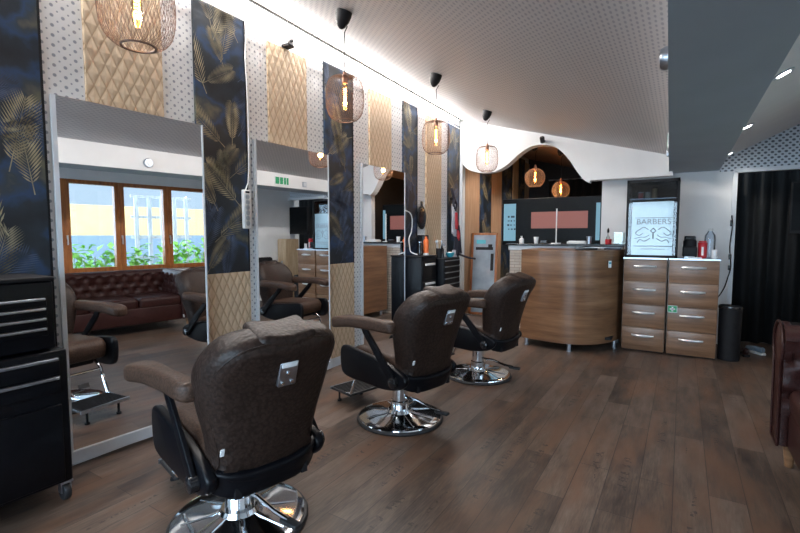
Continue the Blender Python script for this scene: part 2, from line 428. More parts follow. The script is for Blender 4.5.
def textmesh(txt, size, name, m, parent, mtx):
    cu = bpy.data.curves.new(name, 'FONT'); cu.body = txt; cu.size = size; cu.align_x = 'CENTER'; cu.align_y = 'CENTER'; cu.extrude = .0006
    to = bpy.data.objects.new(name, cu); col.objects.link(to)
    dg = bpy.context.evaluated_depsgraph_get(); me = bpy.data.meshes.new_from_object(to.evaluated_get(dg))
    bpy.data.objects.remove(to); bpy.data.curves.remove(cu)
    me.transform(mtx); me.name = name; me.materials.clear(); me.materials.append(M[m])
    o = bpy.data.objects.new(name, me); col.objects.link(o)
    if parent is not None: o.parent = parent
    return o

# ------------------------------------------------------------------ the setting
XR = 4.95; YB = 7.25; YE = 11.0
def zc(x, y=7.18): return 3.36 - .2835 * x + .021 * (7.18 - y)      # falls to the right, rises a little towards the street
struct(bx((2.5, 4.35, -.05), (6.0, 13.5, .1)).build('floor', 'floor'))
struct(bx((-.061, 4.35, 1.80), (.12, 13.5, 3.6)).build('wall_left', 'dot_wall'))
def ceil_piece(y0, y1, name, m):
    b = MB(); vs_ = [[b.bm.verts.new((x, y, zc(x, y) + dz)) for x, dz in ((-.12, 0), (3.3, 0), (3.3, .1), (-.12, .1))] for y in (y0, y1)]
    for k in range(4): b._f([vs_[0][k], vs_[0][(k + 1) % 4], vs_[1][(k + 1) % 4], vs_[1][k]])
    b._f(vs_[0]); b._f(vs_[1]); return struct(b.build(name, m))
ceil_piece(YF, YB - .1, 'ceiling', 'dot_ceil')
ceil_piece(YB - .1, YE, 'ceiling_backroom', 'backceil')
# dropped beam over the customer side, then the sloping soffit with downlights
def xe(y): return 3.19 - .0222 * y
c = MB(); c.prism([(xe(YF), YF), (3.62, YF), (3.595, YB), (xe(YB), YB)], 2.29, 3.2, 'z')
bmo = c.build('trim_1', ['grey_beam', 'beam_white'])
for f in bmo.data.polygons:
    if f.normal.x < -.9: f.material_index = 1  # lit left face keeps the white, shade is painted on the rest
struct(bmo, 'grey boxed ceiling beam running along the room')
def zs(x): return 2.42 + .48 * (x - 3.6)
c = MB(); c.prism([(3.58, zs(3.58)), (XR + .1, zs(XR + .1)), (XR + .1, zs(XR + .1) + .1), (3.58, zs(3.58) + .1)], YF, YB)
struct(c.build('ceiling_soffit', 'soffit'))
# bulkhead with the wavy lower edge
wave = smooth_open([(0, 2.70), (.157, 2.54), (.336, 2.475), (.51, 2.460), (.68, 2.482), (.843, 2.565), (1.0, 2.69), (1.158, 2.785), (1.31, 2.815), (1.49, 2.79), (1.61, 2.725), (1.758, 2.564), (1.876, 2.379), (1.975, 2.25), (2.05, 2.20)], 5)
c = MB(); pts = [(p.x, p.y) for p in wave] + [(2.06, 2.235), (3.08, 2.235), (3.08, zc(3.08) + .05), (0, zc(0) + .05)]
c.prism(pts, 7.0, 7.16)
struct(c.build('wall_bulkhead', 'white_wall'), 'white bulkhead with a wave cut into its lower edge')
struct(bx((.035, 7.045, 1.66), (.07, .11, 3.3)).build('trim_2', 'white_trim'), 'white corner post at the end of the mirror wall')
struct(bx((2.97, YB + .06, 1.4), (1.56, .12, 2.8)).build('wall_back', 'white_wall'))
c = MB(); c.prism([(3.60, 2.27), (XR + .1, 2.27), (XR + .1, 3.4), (3.60, 3.4)], YB - .005, YB + .115)
struct(c.build('wall_back_upper', 'dot_blue'))
c = MB()
c.box((3.765, YB - .02, 1.135), (.05, .08, 2.27)); c.box((4.38, YB - .02, 2.27), (1.24, .08, .05))
struct(c.build('trim_3', 'white_trim'), 'grey frame of the curtained doorway')
# back room
struct(bx((1.5, YE + .06, 1.75), (3.4, .12, 3.5)).build('wall_end', 'black_matte'))
struct(bx((2.36, 9.18, 1.4), (.12, 3.7, 2.9)).build('wall_backroom', 'black_matte'))
struct(bx((4.2, YB + 1.0, 1.4), (1.9, .1, 2.8)).build('wall_passage', 'black_matte'))
# window wall on the right: two openings framed by solid parts
W0, W1, WZ0, WZ1 = 2.25, 5.33, .87, 2.29
def wallx(name, y0, y1, z0, z1): return struct(bx((XR + .06, (y0 + y1) / 2, (z0 + z1) / 2), (.12, y1 - y0, z1 - z0)).build(name, 'white_wall'))
c = MB()
for y0, y1, z0, z1 in ((YF, W0, 0, 3.3), (W1, YB + 1.05, 0, 3.3), (W0, W1, 0, WZ0), (W0, W1, WZ1, 3.3)):
    c.box((XR + .06, (y0 + y1) / 2, (z0 + z1) / 2), (.12, y1 - y0, z1 - z0))
struct(c.build('wall_right', 'white_wall'))
c = MB()
for x0, x1, z0, z1 in ((-.1, .25, 0, 3.5), (4.3, XR + .1, 0, 3.5), (.25, 4.3, 0, .35), (.25, 4.3, 2.45, 3.5)):
    c.box(((x0 + x1) / 2, YF - .06, (z0 + z1) / 2), (x1 - x0, .12, z1 - z0))
struct(c.build('wall_front', 'white_wall'))
# wooden window frames, each sash its own window with its pane
ms = [(2.25, 2.385), (2.98, 3.12), (3.725, 3.865), (4.46, 4.60), (5.20, 5.33)]
for i in range(4):
    y0 = ms[i][0] + (0 if i == 0 else .0725); y1 = ms[i + 1][1] - (0 if i == 3 else .0725)
    a, b = ms[i][1], ms[i + 1][0]
    f = MB(); xw = XR + .02
    f.box((xw, (y0 + a) / 2, (WZ0 + WZ1) / 2), (.10, a - y0, WZ1 - WZ0)); f.box((xw, (y1 + b) / 2, (WZ0 + WZ1) / 2), (.10, y1 - b, WZ1 - WZ0))
    f.box((xw, (a + b) / 2, WZ1 - .03), (.10, b - a, .06)); f.box((xw, (a + b) / 2, WZ0 + .035), (.10, b - a, .07))
    w = struct(f.build('window_%d' % (i + 1), 'frame_wood'), 'orange-brown wooden window sash behind the sofa')
    bx((xw, (a + b) / 2, (WZ0 + WZ1) / 2), (.008, b - a, WZ1 - WZ0 - .12)).build('pane', 'glass', w)
    h = MB(); h.box((xw - .06, a - .05, 1.42), (.03, .022, .05)); h.box((xw - .075, a - .05, 1.36), (.016, .018, .12)); h.build('window_handle', 'steel', w)
f = MB(); yw = YF - .05
for k in range(4): f.box((.25 + 4.05 * k / 3, yw, 1.4), (.07, .08, 2.1))
f.box((2.275, yw, .38), (4.05, .08, .07)); f.box((2.275, yw, 2.42), (4.05, .08, .07))
w = struct(f.build('window_5', 'white_trim'), 'white framed shop front window')
bx((2.275, yw, 1.4), (4.0, .008, 2.0)).build('pane', 'glass', w)
# base board of the mirror wall
struct(bx((.012, 2.9, .05), (.024, 8.0, .10)).build('baseboard_left', 'white_trim'))

# wall stripes: dark leaf-print panels above, beige quilted panels
def leaf_faces(bm, cy, cz, ang, L, mi, y0, y1, z0, z1):
    t = bmesh.new(); ca, sa = math.cos(ang), math.sin(ang)
    n = 20
    def P(u, v): return Vector((0, cy + u * ca - v * sa, cz + u * sa + v * ca))
    def quad(pts):
        f = t.faces.new([t.verts.new(p) for p in pts]); f.material_index = mi
    quad([P(0, -.003), P(L, -.0008), P(L, .0008), P(0, .003)])
    for k in range(1, n):
        u = L * (.12 + .86 * k / n); ll = L * .36 * math.sin(PI * (k + 1.2) / (n + 2.5)) ** .8
        for sgn in (-1, 1):
            a2 = math.radians(48 - 20 * k / n)
            du, dv = math.cos(a2), math.sin(a2) * sgn; pu, pv = -dv, du; w = .0046
            quad([P(u, 0), P(u + du * ll * .45 + pu * w, dv * ll * .45 + pv * w), P(u + du * ll, dv * ll), P(u + du * ll * .45 - pu * w, dv * ll * .45 - pv * w)])
    for co, no in (((0, y0, 0), (0, -1, 0)), ((0, y1, 0), (0, 1, 0)), ((0, 0, z0), (0, 0, -1)), ((0, 0, z1), (0, 0, 1))):
        bmesh.ops.bisect_plane(t, geom=t.verts[:] + t.edges[:] + t.faces[:], plane_co=co, plane_no=no, clear_outer=True)
    vm = {v: bm.verts.new((.0215, v.co.y, v.co.z)) for v in t.verts}
    for f in t.faces:
        try: g = bm.faces.new([vm[v] for v in f.verts]); g.material_index = mi
        except ValueError: pass
    t.free()
PZ0, PZ1 = 1.135, 3.25
def dark_panel(y0, y1, label, z0=PZ0, z1=PZ1, seed=0, grp='dark leaf-print wall panels', leaves=26):
    random.seed(100 + seed)
    b = MB(); b.box((.01, (y0 + y1) / 2, (z0 + z1) / 2), (.02, y1 - y0, z1 - z0))
    for k in range(leaves):
        cy = random.uniform(y0 - .05, y1 - .05); cz = z0 + (z1 - z0) * (k + random.random()) / leaves - .1
        leaf_faces(b.bm, cy, cz, random.choice([random.uniform(.2, 1.3), random.uniform(1.7, 2.9), random.uniform(.6, 2.3)]), random.uniform(.28, .50), random.choice([1, 2, 2, 3, 3]), y0, y1, z0, z1)
    o = b.build('wall_panel', ['navy', 'gold1', 'gold2', 'gold3'])
    tag(o, label, 'wall panel', grp)
    bx((.0125, y1 + .006, (z0 + z1) / 2), (.025, .012, z1 - z0)).build('edge_strip', 'black_matte', o)
    return o
dark_panel(.35, 1.166, 'dark navy leaf-print wall panel above the black tool chest', seed=0, z0=.02, leaves=34)
dark_panel(2.158, 2.622, 'dark navy leaf-print wall panel behind the nearest chair, between first and second mirror', seed=1)
dark_panel(3.634, 4.095, 'dark navy leaf-print wall panel between the second and third mirror', seed=2)
dark_panel(5.195, 5.555, 'dark navy leaf-print wall panel just past the third mirror', seed=3, z0=.02)
dark_panel(6.56, 6.955, 'dark navy leaf-print wall panel beside the white corner post', seed=4, z0=.02)
def beige(y0, y1, z0, z1, label, grp):
    o = bx((.011, (y0 + y1) / 2, (z0 + z1) / 2), (.022, y1 - y0, z1 - z0)).build('quilted_panel', 'quilt')
    return tag(o, label, 'wall panel', grp)
beige(2.150, 2.634, .10, PZ0, 'low beige diamond-textured panel under a dark leaf panel, behind the nearest chair', 'low beige panels')
beige(3.626, 4.107, .10, PZ0, 'low beige diamond-textured panel under a dark leaf panel, behind the middle chair', 'low beige panels')
beige(1.406, 1.903, 2.29, 3.18, 'beige diamond-textured panel above the nearest mirror', 'beige panels above the mirrors')
beige(2.884, 3.369, 2.29, 3.18, 'beige diamond-textured panel above the second mirror', 'beige panels above the mirrors')
beige(4.43, 4.90, 2.29, 3.18, 'beige diamond-textured panel above the third mirror', 'beige panels above the mirrors')
beige(5.83, 6.31, .10, 3.18, 'tall beige panel behind the black tool trolley near the post', 'tall beige panels')
# back-room stripes on the continuing wall
for i, (y0, y1, m, lb) in enumerate([(7.22, 7.86, 'panel_wood', 'brown wood wall panel just behind the white post'), (8.46, 9.05, 'panel_wood', 'second brown wood panel in the back room'), (9.78, 10.15, 'pale_wood', 'narrow pale wood panel deep in the back room'), (10.62, 10.98, 'pale_wood', 'pale wall panel at the far end of the back room')]):
    tag(bx((.012, (y0 + y1) / 2, 1.6), (.024, y1 - y0, 3.1)).build('wood_panel', m), lb, 'wall panel', 'back room wood panels')
dark_panel(7.87, 8.45, 'dark leaf-print panel in the back room between two wood panels', seed=6, z0=.02, z1=3.2)
dark_panel(9.06, 9.70, 'dark leaf-print panel in the back room behind the second wood panel', seed=7, z0=.02, z1=3.2)
dark_panel(10.16, 10.60, 'dark leaf-print panel at the far end of the back room', seed=8, z0=.02, z1=3.2)

# LED cove along the top of the mirror wall
t = thing('led_strip_light', 'bright white LED strip along the top of the mirror wall', 'light', (0, 3.1, 3.385))
t.rotation_euler = (-.021, 0, 0)
bx((.045, 0, .040), (.016, 7.6, .010)).build('edge_profile', 'black_matte', t)
bx((.014, 0, .035), (.028, 7.6, .022)).build('channel', 'steel', t)
bx((.030, 0, .020), (.020, 7.6, .010)).build('diffuser', 'led', t)
l = bpy.data.lights.new('led_light', 'AREA'); l.shape = 'RECTANGLE'; l.size = .03; l.size_y = 7.6; l.energy = 92; l.color = (1, .955, .92)
lo = bpy.data.objects.new('led_light', l); col.objects.link(lo); lo.parent = t; lo.location = (.06, 0, .0); lo.rotation_euler = (0, math.radians(-50), 0)
tag(MB().tube([(.03, -.7 + 7.7 * k / 20, 3.205 + .08 * (1 - k / 20) + .006 * math.sin(k * 2.1)) for k in range(21)], .005, 6).build('cable', 'white_plastic'), 'thin pale cable running along the mirror wall below the LED strip', 'cable')
t = thing('camera_box', 'small white and dark box fixed high above the second mirror', 'camera', (.0, 3.1, 3.245))
bx((.045, 0, 0), (.09, .075, .07), bev=.008).build('housing', 'white_plastic', t); MB().lathe([(.014, 0), (.014, .02), (.0, .02)], 14, Matrix.Translation((.09, 0, -.01)) @ Matrix.Rotation(PI / 2, 4, 'Y')).build('lens', 'black', t)
bx((.05, 0, -.047), (.08, .08, .02)).build('mount', 'black_matte', t)

# ------------------------------------------------------------------ mirrors
def mirror(y0, y1, yaw, label):
    t = thing('wall_mirror', label, 'mirror', (.03, y0, .0), -yaw, 'tall salon mirrors')
    w = (y1 - y0) / math.cos(yaw)
    bx((0, w / 2, 1.155), (.012, w, 2.25)).build('mirror_glass', 'mirror', t)
    f = MB(); f.box((-.002, .012, 1.155), (.026, .024, 2.25)); f.box((-.002, w - .006, 1.155), (.024, .012, 2.25)); f.box((.004, w / 2, .06), (.028, w, .075))
    f.build('frame', 'white_trim', t)
mirror(1.205, 2.150, math.radians(4.5), 'nearest tall frameless mirror, beside the black tool chest')
mirror(2.690, 3.630, math.radians(2.0), 'middle tall mirror, behind the nearest barber chair')
mirror(4.240, 5.190, math.radians(.8), 'third tall mirror, farthest from the tool chest')

# ------------------------------------------------------------------ barber chair (faces +X locally)
def barber_chair(label, loc, rz):
    t = thing('barber_chair', label, 'barber chair', loc, rz, 'brown leather barber chairs')
    MB().lathe([(.0, .0), (.335, .0), (.342, .012), (.335, .024), (.325, .026)], 48).build('base_rim', 'rubber', t)
    MB().lathe([(.328, .018), (.322, .032), (.30, .037), (.27, .040), (.19, .048), (.13, .056), (.10, .064), (.088, .085), (.0, .085)], 48).build('base', 'chrome', t)
    r = MB()
    for k in range(8):
        a = PI / 8 + k * PI / 4; r.tube([(.10 * math.cos(a), .10 * math.sin(a), .064), (.18 * math.cos(a), .18 * math.sin(a), .050), (.275 * math.cos(a), .275 * math.sin(a), .039)], .006, 6)
    r.build('base_rib', 'chrome', t)
    MB().lathe([(.072, .08), (.072, .15), (.060, .155), (.058, .30), (.085, .31), (.085, .345), (0, .345)], 28).build('column', 'chrome', t)
    L = MB().tube([(-.05, .0, .19), (-.16, -.02, .185), (-.27, -.05, .15), (-.36, -.07, .14)], .011, 8).build('pump_lever', 'chrome', t)
    bx((-.375, -.072, .133), (.11, .045, .022), .18, .008).build('pedal', 'rubber', L)
    MB().box((.0, 0, .365), (.42, .36, .04), bev=.01).build('underframe', 'black_matte', t)
    # seat cushion with rounded front
    so = smooth_closed([(-.25, .43), (-.25, .555), (-.1, .565), (.18, .575), (.29, .565), (.335, .51), (.325, .43), (.27, .40), (0, .40), (-.2, .40)], 4)
    MB().slab(so, .47, .045, XZ).build('seat', 'leather_top', t)
    for s in (-1, 1):
        sp = smooth_closed([(-.34, .46), (-.30, .37), (-.12, .325), (.08, .325), (.30, .325), (.385, .36), (.405, .47), (.392, .55), (.33, .575), (.1, .555), (-.15, .525)], 4)
        MB().slab(sp, .05, .018, Matrix.Translation((0, s * .262, 0)) @ XZ).build('side_panel', 'black_enamel', t)
        b = MB(); ps = [Vector(p) for p in smooth_open([(-.26, .40), (-.19, .48), (-.06, .62), (.03, .71), (.08, .775)], 4)]
        ol = []; back = []
        for i, p in enumerate(ps):
            tg = (ps[min(i + 1, len(ps) - 1)] - ps[max(i - 1, 0)]).normalized(); nrm = Vector((-tg.y, tg.x)); w = .034 - .008 * i / len(ps)
            ol.append(tuple(p + nrm * w)); back.append(tuple(p - nrm * w))
        b.slab(ol + back[::-1], .022, .005, Matrix.Translation((0, s * .305, 0)) @ XZ)
        a = b.build('arm_bracket', 'black_enamel', t)
        MB().lathe([(.0, -.02), (.036, -.02), (.036, .016), (.026, .022), (0, .022)], 18, Matrix.Translation((-.25, s * .31, .415)) @ Matrix.Rotation(-s * PI / 2, 4, 'X')).build('pivot', 'black', a)
        out = smooth_closed([(-.25, -.045), (-.24, .045), (-.05, .046), (.15, .058), (.28, .072), (.345, .05), (.36, 0), (.345, -.05), (.28, -.070), (.15, -.056), (-.05, -.046)], 4)
        mt = Matrix.Translation((0, s * .325, .785)) @ Matrix.Rotation(s * .10, 4, 'Z')
        MB().slab(out, .085, .026, mt, 4, bow=lambda u, v: -.30 * max(0, u - .12) ** 1.6 + .02).build('arm_pad', 'leather_top', t)
    # reclined back
    tilt = math.radians(17.5)
    Mb = Matrix.Translation((-.285, 0, .42)) @ Matrix.Rotation(-tilt, 4, 'Y') @ YZ        # (u=y, v=up along back, w=forward)
    half = [(.242, 0.0), (.248, .07), (.262, .15), (.292, .26), (.316, .37), (.320, .46), (.306, .54), (.270, .61), (.205, .652), (.08, .668)]
    outl = smooth_closed([(u * .95, v) for u, v in half] + [(-u * .95, v) for u, v in reversed(half)], 3)
    def bow(u, v): return .075 * (u / .3) ** 2 * (1 if v < .45 else max(.3, 1 - (v - .45) * 3.2)) + .03 * math.sin(PI * min(1, max(0, v / .65)))
    bk = MB().slab(outl, .205, .075, Mb @ Matrix.Translation((0, 0, .015)), 6, bow=bow).build('backrest', 'leather', t)
    MB().tube([Mb @ Vector((p[0] * .93, p[1] * .955 + .012, -.0725 + .008 + bow(*p))) for p in outl], .0045, 6, closed=True).build('piping', 'leather', bk)
    hr = smooth_closed([(-.128, .58), (-.130, .62), (-.132, .658), (-.10, .676), (0, .670), (.10, .676), (.132, .658), (.130, .62), (.128, .58), (.09, .557), (0, .566), (-.09, .557)], 3)
    MB().slab(hr, .185, .03, Mb @ Matrix.Translation((0, 0, .018)), 4, bow=lambda u, v: .02 * (u / .13) ** 2).build('headrest', 'leather', t)
    pl = MB().slab(rrect(.085, .115, .008, 3, 0, .500), .016, .004, Mb @ Matrix.Translation((0, 0, -.068))).build('mount_plate', 'steel', t)
    for (u, v) in ((0, .505), (-.022, .46), (.022, .46)):
        MB().lathe([(.008, 0), (.008, .006), (0, .008)], 10, Mb @ Matrix.Translation((u, v, -.075)) @ Matrix.Rotation(PI, 4, 'X')).build('bolt', 'chrome', pl)
    MB().slab(rrect(.07, .022, .002, 2, .0, .545), .004, .001, Mb @ Matrix.Translation((0, 0, -.078))).build('sticker', 'paper', pl)
    MB().slab(rrect(.016, .034, .002, 2, .232, .17), .006, .001, Mb @ Matrix.Translation((0, 0, -.045))).build('care_tag', 'paper', t)
    # black band around the foot of the back
    bo = smooth_closed([(-.27, -.035), (-.275, .03), (-.25, .055), (0, .05), (.25, .055), (.275, .03), (.27, -.035), (.2, -.065), (0, -.07), (-.2, -.065)], 4)
    MB().slab(bo, .05, .014, Mb @ Matrix.Translation((0, 0, -.075)), 3, bow=lambda u, v: .10 * (u / .27) ** 4).build('back_trim', 'black_enamel', t)
    for s in (-1, 1): bx((-.31, s * .16, .36), (.10, .03, .05)).build('hinge', 'black_matte', t)
    # footrest
    k = MB()
    for s in (-1, 1): k.tube([(.25, s * .165, .385), (.33, s * .165, .33), (.42, s * .165, .13), (.50, s * .165, .118)], .012, 8)
    k.tube([(.335, -.165, .32), (.335, .165, .32)], .012, 8)
    fr = k.build('footrest_frame', 'chrome', t)
    MB().box((0, 0, 0), (.012, .29, .19), mtx=Matrix.Translation((.385, 0, .225)) @ Matrix.Rotation(math.radians(-24), 4, 'Y') @ Matrix.Diagonal((.012, .29, .19, 1))).build('kick_panel', 'rubber', fr)
    p = MB().box((.545, 0, .118), (.27, .36, .022), bev=.006).build('footplate', 'rubber', t)
    q = MB()
    for i in range(9): q.box((.432 + .028 * i, 0, .131), (.010, .33, .006))
    q.build('tread', 'black_matte', p)
    e = MB(); e.box((.683, 0, .118), (.012, .37, .026)); e.build('edge_trim', 'steel', p)
    for s in (-1, 1): MB().tube([(.64, s * .12, .11), (.64, s * .12, .012)], .009, 8).lathe([(.018, 0), (.018, .014), (0, .014)], 12, Matrix.Translation((.64, s * .12, 0))).build('leg', 'black_matte', p)
    return t
ch1 = barber_chair('nearest brown leather barber chair, seen from behind, in front of the first mirrors', (1.365, 1.43, 0), math.radians(166))
dup(ch1, (1.374, 2.95, 0), math.radians(166), 'middle brown leather barber chair of the row of three, in front of the second mirror')
dup(ch1, (1.475, 4.31, 0), math.radians(171), 'farthest brown leather barber chair, closest to the wooden reception desk')

# ------------------------------------------------------------------ pendants
def shade_profile(R):                       # rounded drum, open ring below
    return smooth_open([(R * .12, R * 1.14), (R * .45, R * 1.13), (R * .76, R * 1.02), (R * .93, R * .72), (R * .985, R * .3), (R, -R * .1), (R * .96, -R * .52), (R * .84, -R * .86), (R * .62, -R * 1.07), (R * .44, -R * 1.12)], 4)
def pendant(label, x, y, z, R=.15, grp='wire cage pendant lamps over the chairs', fil='filament', globe=False, power=1.8, zceil=None, ceil_slope=.2835):
    top = zceil if zceil is not None else zc(x, y)
    t = thing('pendant_lamp', label, 'pendant lamp', (x, y, z), 0, grp)
    h = top - z
    tl = Matrix.Translation((0, 0, h)) @ Matrix.Rotation(math.atan(ceil_slope), 4, 'Y')
    MB().lathe([(.062, -.001), (.062, -.03), (.052, -.075), (.03, -.115), (.012, -.13), (0, -.13)], 24, tl).build('canopy', 'black_matte', t)
    MB().tube([(0.03, 0, h - .12), (0, 0, h - .16), (0, 0, R * 1.34)], .004, 6).build('cord', 'black_matte', t)
    MB().lathe([(.0, R * 1.36), (.014, R * 1.36), (.018, R * 1.24), (.024, R * 1.16), (.024, R * .80), (.0, R * .80)], 16).build('socket', 'copper', t)
    pr = shade_profile(R) if not globe else [Vector((R * math.sin(a), R * math.cos(a))) for a in [math.radians(8 + 140 * k / 20) for k in range(21)]]
    w = MB(); N = 56; K = len(pr)
    for fam in (-1, 1):
        for j in range(N):
            pts = [Vector((p.x * math.cos(2 * PI * j / N + fam * 1.15 * i / K), p.x * math.sin(2 * PI * j / N + fam * 1.15 * i / K), p.y)) for i, p in enumerate(pr)]
            w.tube(pts, .00085, 3, cap=False)
    sh = w.build('shade', 'wire', t, sharp=180)
    ring = MB()
    p = pr[-1]; ring.tube([(p.x * math.cos(a), p.x * math.sin(a), p.y) for a in [2 * PI * k / 32 for k in range(32)]], .0045, 6, closed=True)
    ring.build('rim', 'wire', sh)
    bl = MB().lathe([(0, R * .80), (.014, R * .78), (.021, R * .62), (.021, -R * .42), (.014, -R * .55), (0, -R * .57)], 16).build('bulb', 'bulb_glass', t)
    MB().tube([(.010 * math.cos(k * .9), .010 * math.sin(k * .9), R * .58 - R * .95 * k / 70) for k in range(71)], .0035, 5).build('filament', fil, bl)
    l = bpy.data.lights.new('bulb_light', 'POINT'); l.energy = power; l.color = (1, .60, .28); l.shadow_soft_size = .03
    lo = bpy.data.objects.new('bulb_light', l); col.objects.link(lo); lo.parent = t; lo.location = (0, 0, -.02)
    return t
pl1 = pendant('nearest wire cage pendant lamp, cut off at the top left over the first mirror', 1.20, 1.10, 2.43)
def pdup(x, y, z, label):
    c = dup(pl1, (x, y, z), 0, label)
    return c
pendant('second wire cage pendant lamp, hanging in front of the second mirror', .924, 2.85, 2.521)
pendant('third wire cage pendant lamp, hanging above the middle chair area', .944, 4.361, 2.49)
pendant('fourth wire cage pendant lamp, hanging before the wavy bulkhead', .922, 5.903, 2.486)
pendant('larger of two glowing orange globe lamps in the back room', .94, 8.2, 2.47, .175, 'orange globe lamps in the back room', 'filament_deep', True, 5)
pendant('smaller lower orange globe lamp in the back room', 1.39, 8.2, 2.233, .15, 'orange globe lamps in the back room', 'filament_deep', True, 5)

# downlights in the soffit
def downlight(x, y, label, z=None, slope=.48, grp='recessed downlights', p=6):
    z = zs(x) if z is None else z
    t = thing('ceiling_spotlight', label, 'downlight', (x, y, z), 0, grp); t.rotation_euler = (0, -math.atan(slope), 0)
    MB().lathe([(.040, -.001), (.062, -.001), (.062, -.010), (.040, -.010), (.040, -.001)], 24, cap=False).build('trim_ring', 'steel', t)
    MB().lathe([(.040, -.004), (0, -.004)], 20).build('disc', 'spot', t)
    l = bpy.data.lights.new('spot_light', 'SPOT'); l.energy = p; l.spot_size = 1.9; l.spot_blend = .6; l.color = (1, .92, .82); l.shadow_soft_size = .04
    lo = bpy.data.objects.new('spot_light', l); col.objects.link(lo); lo.parent = t; lo.location = (0, 0, -.02)
downlight(3.727, 3.80, 'nearest recessed downlight in the sloping soffit above the sofa')
downlight(3.692, 5.36, 'middle recessed downlight in the sloping soffit')
downlight(3.665, 6.93, 'farthest recessed downlight in the soffit, close to the dotted wallpaper')
downlight(1.05, 7.7, 'small recessed downlight in the back room ceiling', zc(1.05, 7.7), -.2835, p=60)
downlight(1.30, 9.4, 'second recessed downlight deep in the back room ceiling', zc(1.30, 9.4), -.2835, p=60)

# ------------------------------------------------------------------ tool chest by the left edge
t = thing('tool_chest', 'black rolling tool chest with silver drawer handles at the left edge', 'tool chest', (.243, .72, 0))
X1 = .20
bx((-.01, -.04, .475), (.40, .78, .73), bev=.012).build('cabinet', 'black_enamel', t)
bx((-.015, -.055, 1.03), (.37, .73, .36), bev=.012).build('top_chest', 'black_enamel', t)
bx((-.015, -.055, 1.222), (.385, .74, .022), bev=.006).build('lid', 'black_matte', t)
for i, z in enumerate((1.118, 1.066, 1.014, .962)):
    d = bx((X1 - .028, -.055, z - .015), (.016, .66, .044), bev=.004).build('drawer', 'black_enamel', t)
    bx((X1 - .013, -.055, z - .0), (.022, .64, .014), bev=.004).build('handle', 'steel', d)
for i, z in enumerate((.785, .685)):
    d = bx((X1 - .004, -.04, z - .025), (.016, .70, .09), bev=.004).build('drawer', 'black_enamel', t)
    bx((X1 + .012, -.04, z + .012), (.022, .68, .016), bev=.004).build('handle', 'steel', d)
bx((X1 - .004, -.04, .34), (.016, .70, .42), bev=.006).build('door', 'black_enamel', t)
for sx in (-.14, .155):
    for sy in (-.38, .32):
        w = MB(); w.lathe([(.0, -.016), (.044, -.016), (.048, -.008), (.048, .008), (.044, .016), (0, .016)], 20, Matrix.Translation((sx, sy, .048)) @ Matrix.Rotation(PI / 2, 4, 'X'))
        o = w.build('caster', 'rubber', t)
        f = MB(); f.box((sx, sy, .105), (.06, .06, .012)); f.box((sx, sy - .022, .075), (.035, .006, .06)); f.box((sx, sy + .022, .075), (.035, .006, .06)); f.build('fork', 'steel', o)

# power strip hung on the dark panel
t = thing('power_strip', 'white power strip hanging on the dark panel beside the second mirror', 'power strip', (.025, 2.59, 1.50))
bx((.02, 0, .17), (.035, .075, .33), bev=.008).build('body', 'white_plastic', t)
s_ = MB()
for k in range(6): s_.lathe([(.021, 0), (.021, .004), (0, .004)], 12, Matrix.Translation((.036, 0, .05 + .045 * k)) @ Matrix.Rotation(PI / 2, 4, 'Y'))
s_.build('socket_holes', 'steel', t); bx((.038, 0, .315), (.006, .04, .016)).build('switch', 'black', t)
MB().tube([(.012, .0, .33), (.014, .03, .40), (.012, .045, .55), (.012, .05, 1.0), (.012, .03, 1.45), (.012, .05, 1.72)], .006, 6).build('cord', 'white_plastic', t)

# ------------------------------------------------------------------ tool trolleys between third mirror and post
t = thing('tool_trolley', 'black barber trolley with two pale handles beside the third mirror', 'trolley', (.165, 5.42, 0))
bx((0, 0, .64), (.26, .42, 1.02), bev=.012).build('body', 'black_enamel', t)
for z in (.98, .70): 
    d = bx((.135, 0, z), (.014, .38, .24), bev=.005).build('drawer', 'black_enamel', t)
    bx((.150, 0, z + (.07 if z > .9 else .09)), (.022, .26, .030), bev=.005).build('handle', 'white_plastic', d)
bx((0, 0, 1.16), (.27, .44, .02), bev=.005).build('tray', 'black_matte', t)
for sx in (-.09, .09):
    for sy in (-.16, .16): MB().lathe([(.0, -.014), (.045, -.014), (.045, .014), (0, .014)], 18, Matrix.Translation((sx, sy, .045)) @ Matrix.Rotation(PI / 2, 4, 'X')).box((sx, sy, .11), (.05, .05, .04)).build('caster', 'rubber', t)
t = thing('tool_trolley', 'black drawer trolley with thin silver drawer edges in front of the tall beige panel', 'trolley', (.22, 5.94, 0))
bx((0, 0, .62), (.34, .54, 1.0), bev=.012).build('body', 'black_enamel', t)
for k in range(6):
    d = bx((.175, 0, 1.05 - .085 * k), (.014, .50, .075), bev=.004).build('drawer', 'black_enamel', t)
    bx((.186, 0, 1.083 - .085 * k), (.018, .49, .012)).build('handle', 'steel', d)
bx((.175, 0, .36), (.014, .50, .36), bev=.004).build('door', 'black_enamel', t)
for sx in (-.14, .14):
    for sy in (-.2, .2): MB().lathe([(.0, -.014), (.045, -.014), (.045, .014), (0, .014)], 18, Matrix.Translation((sx, sy, .045)) @ Matrix.Rotation(PI / 2, 4, 'X')).box((sx, sy, .105), (.05, .05, .04)).build('caster', 'rubber', t)
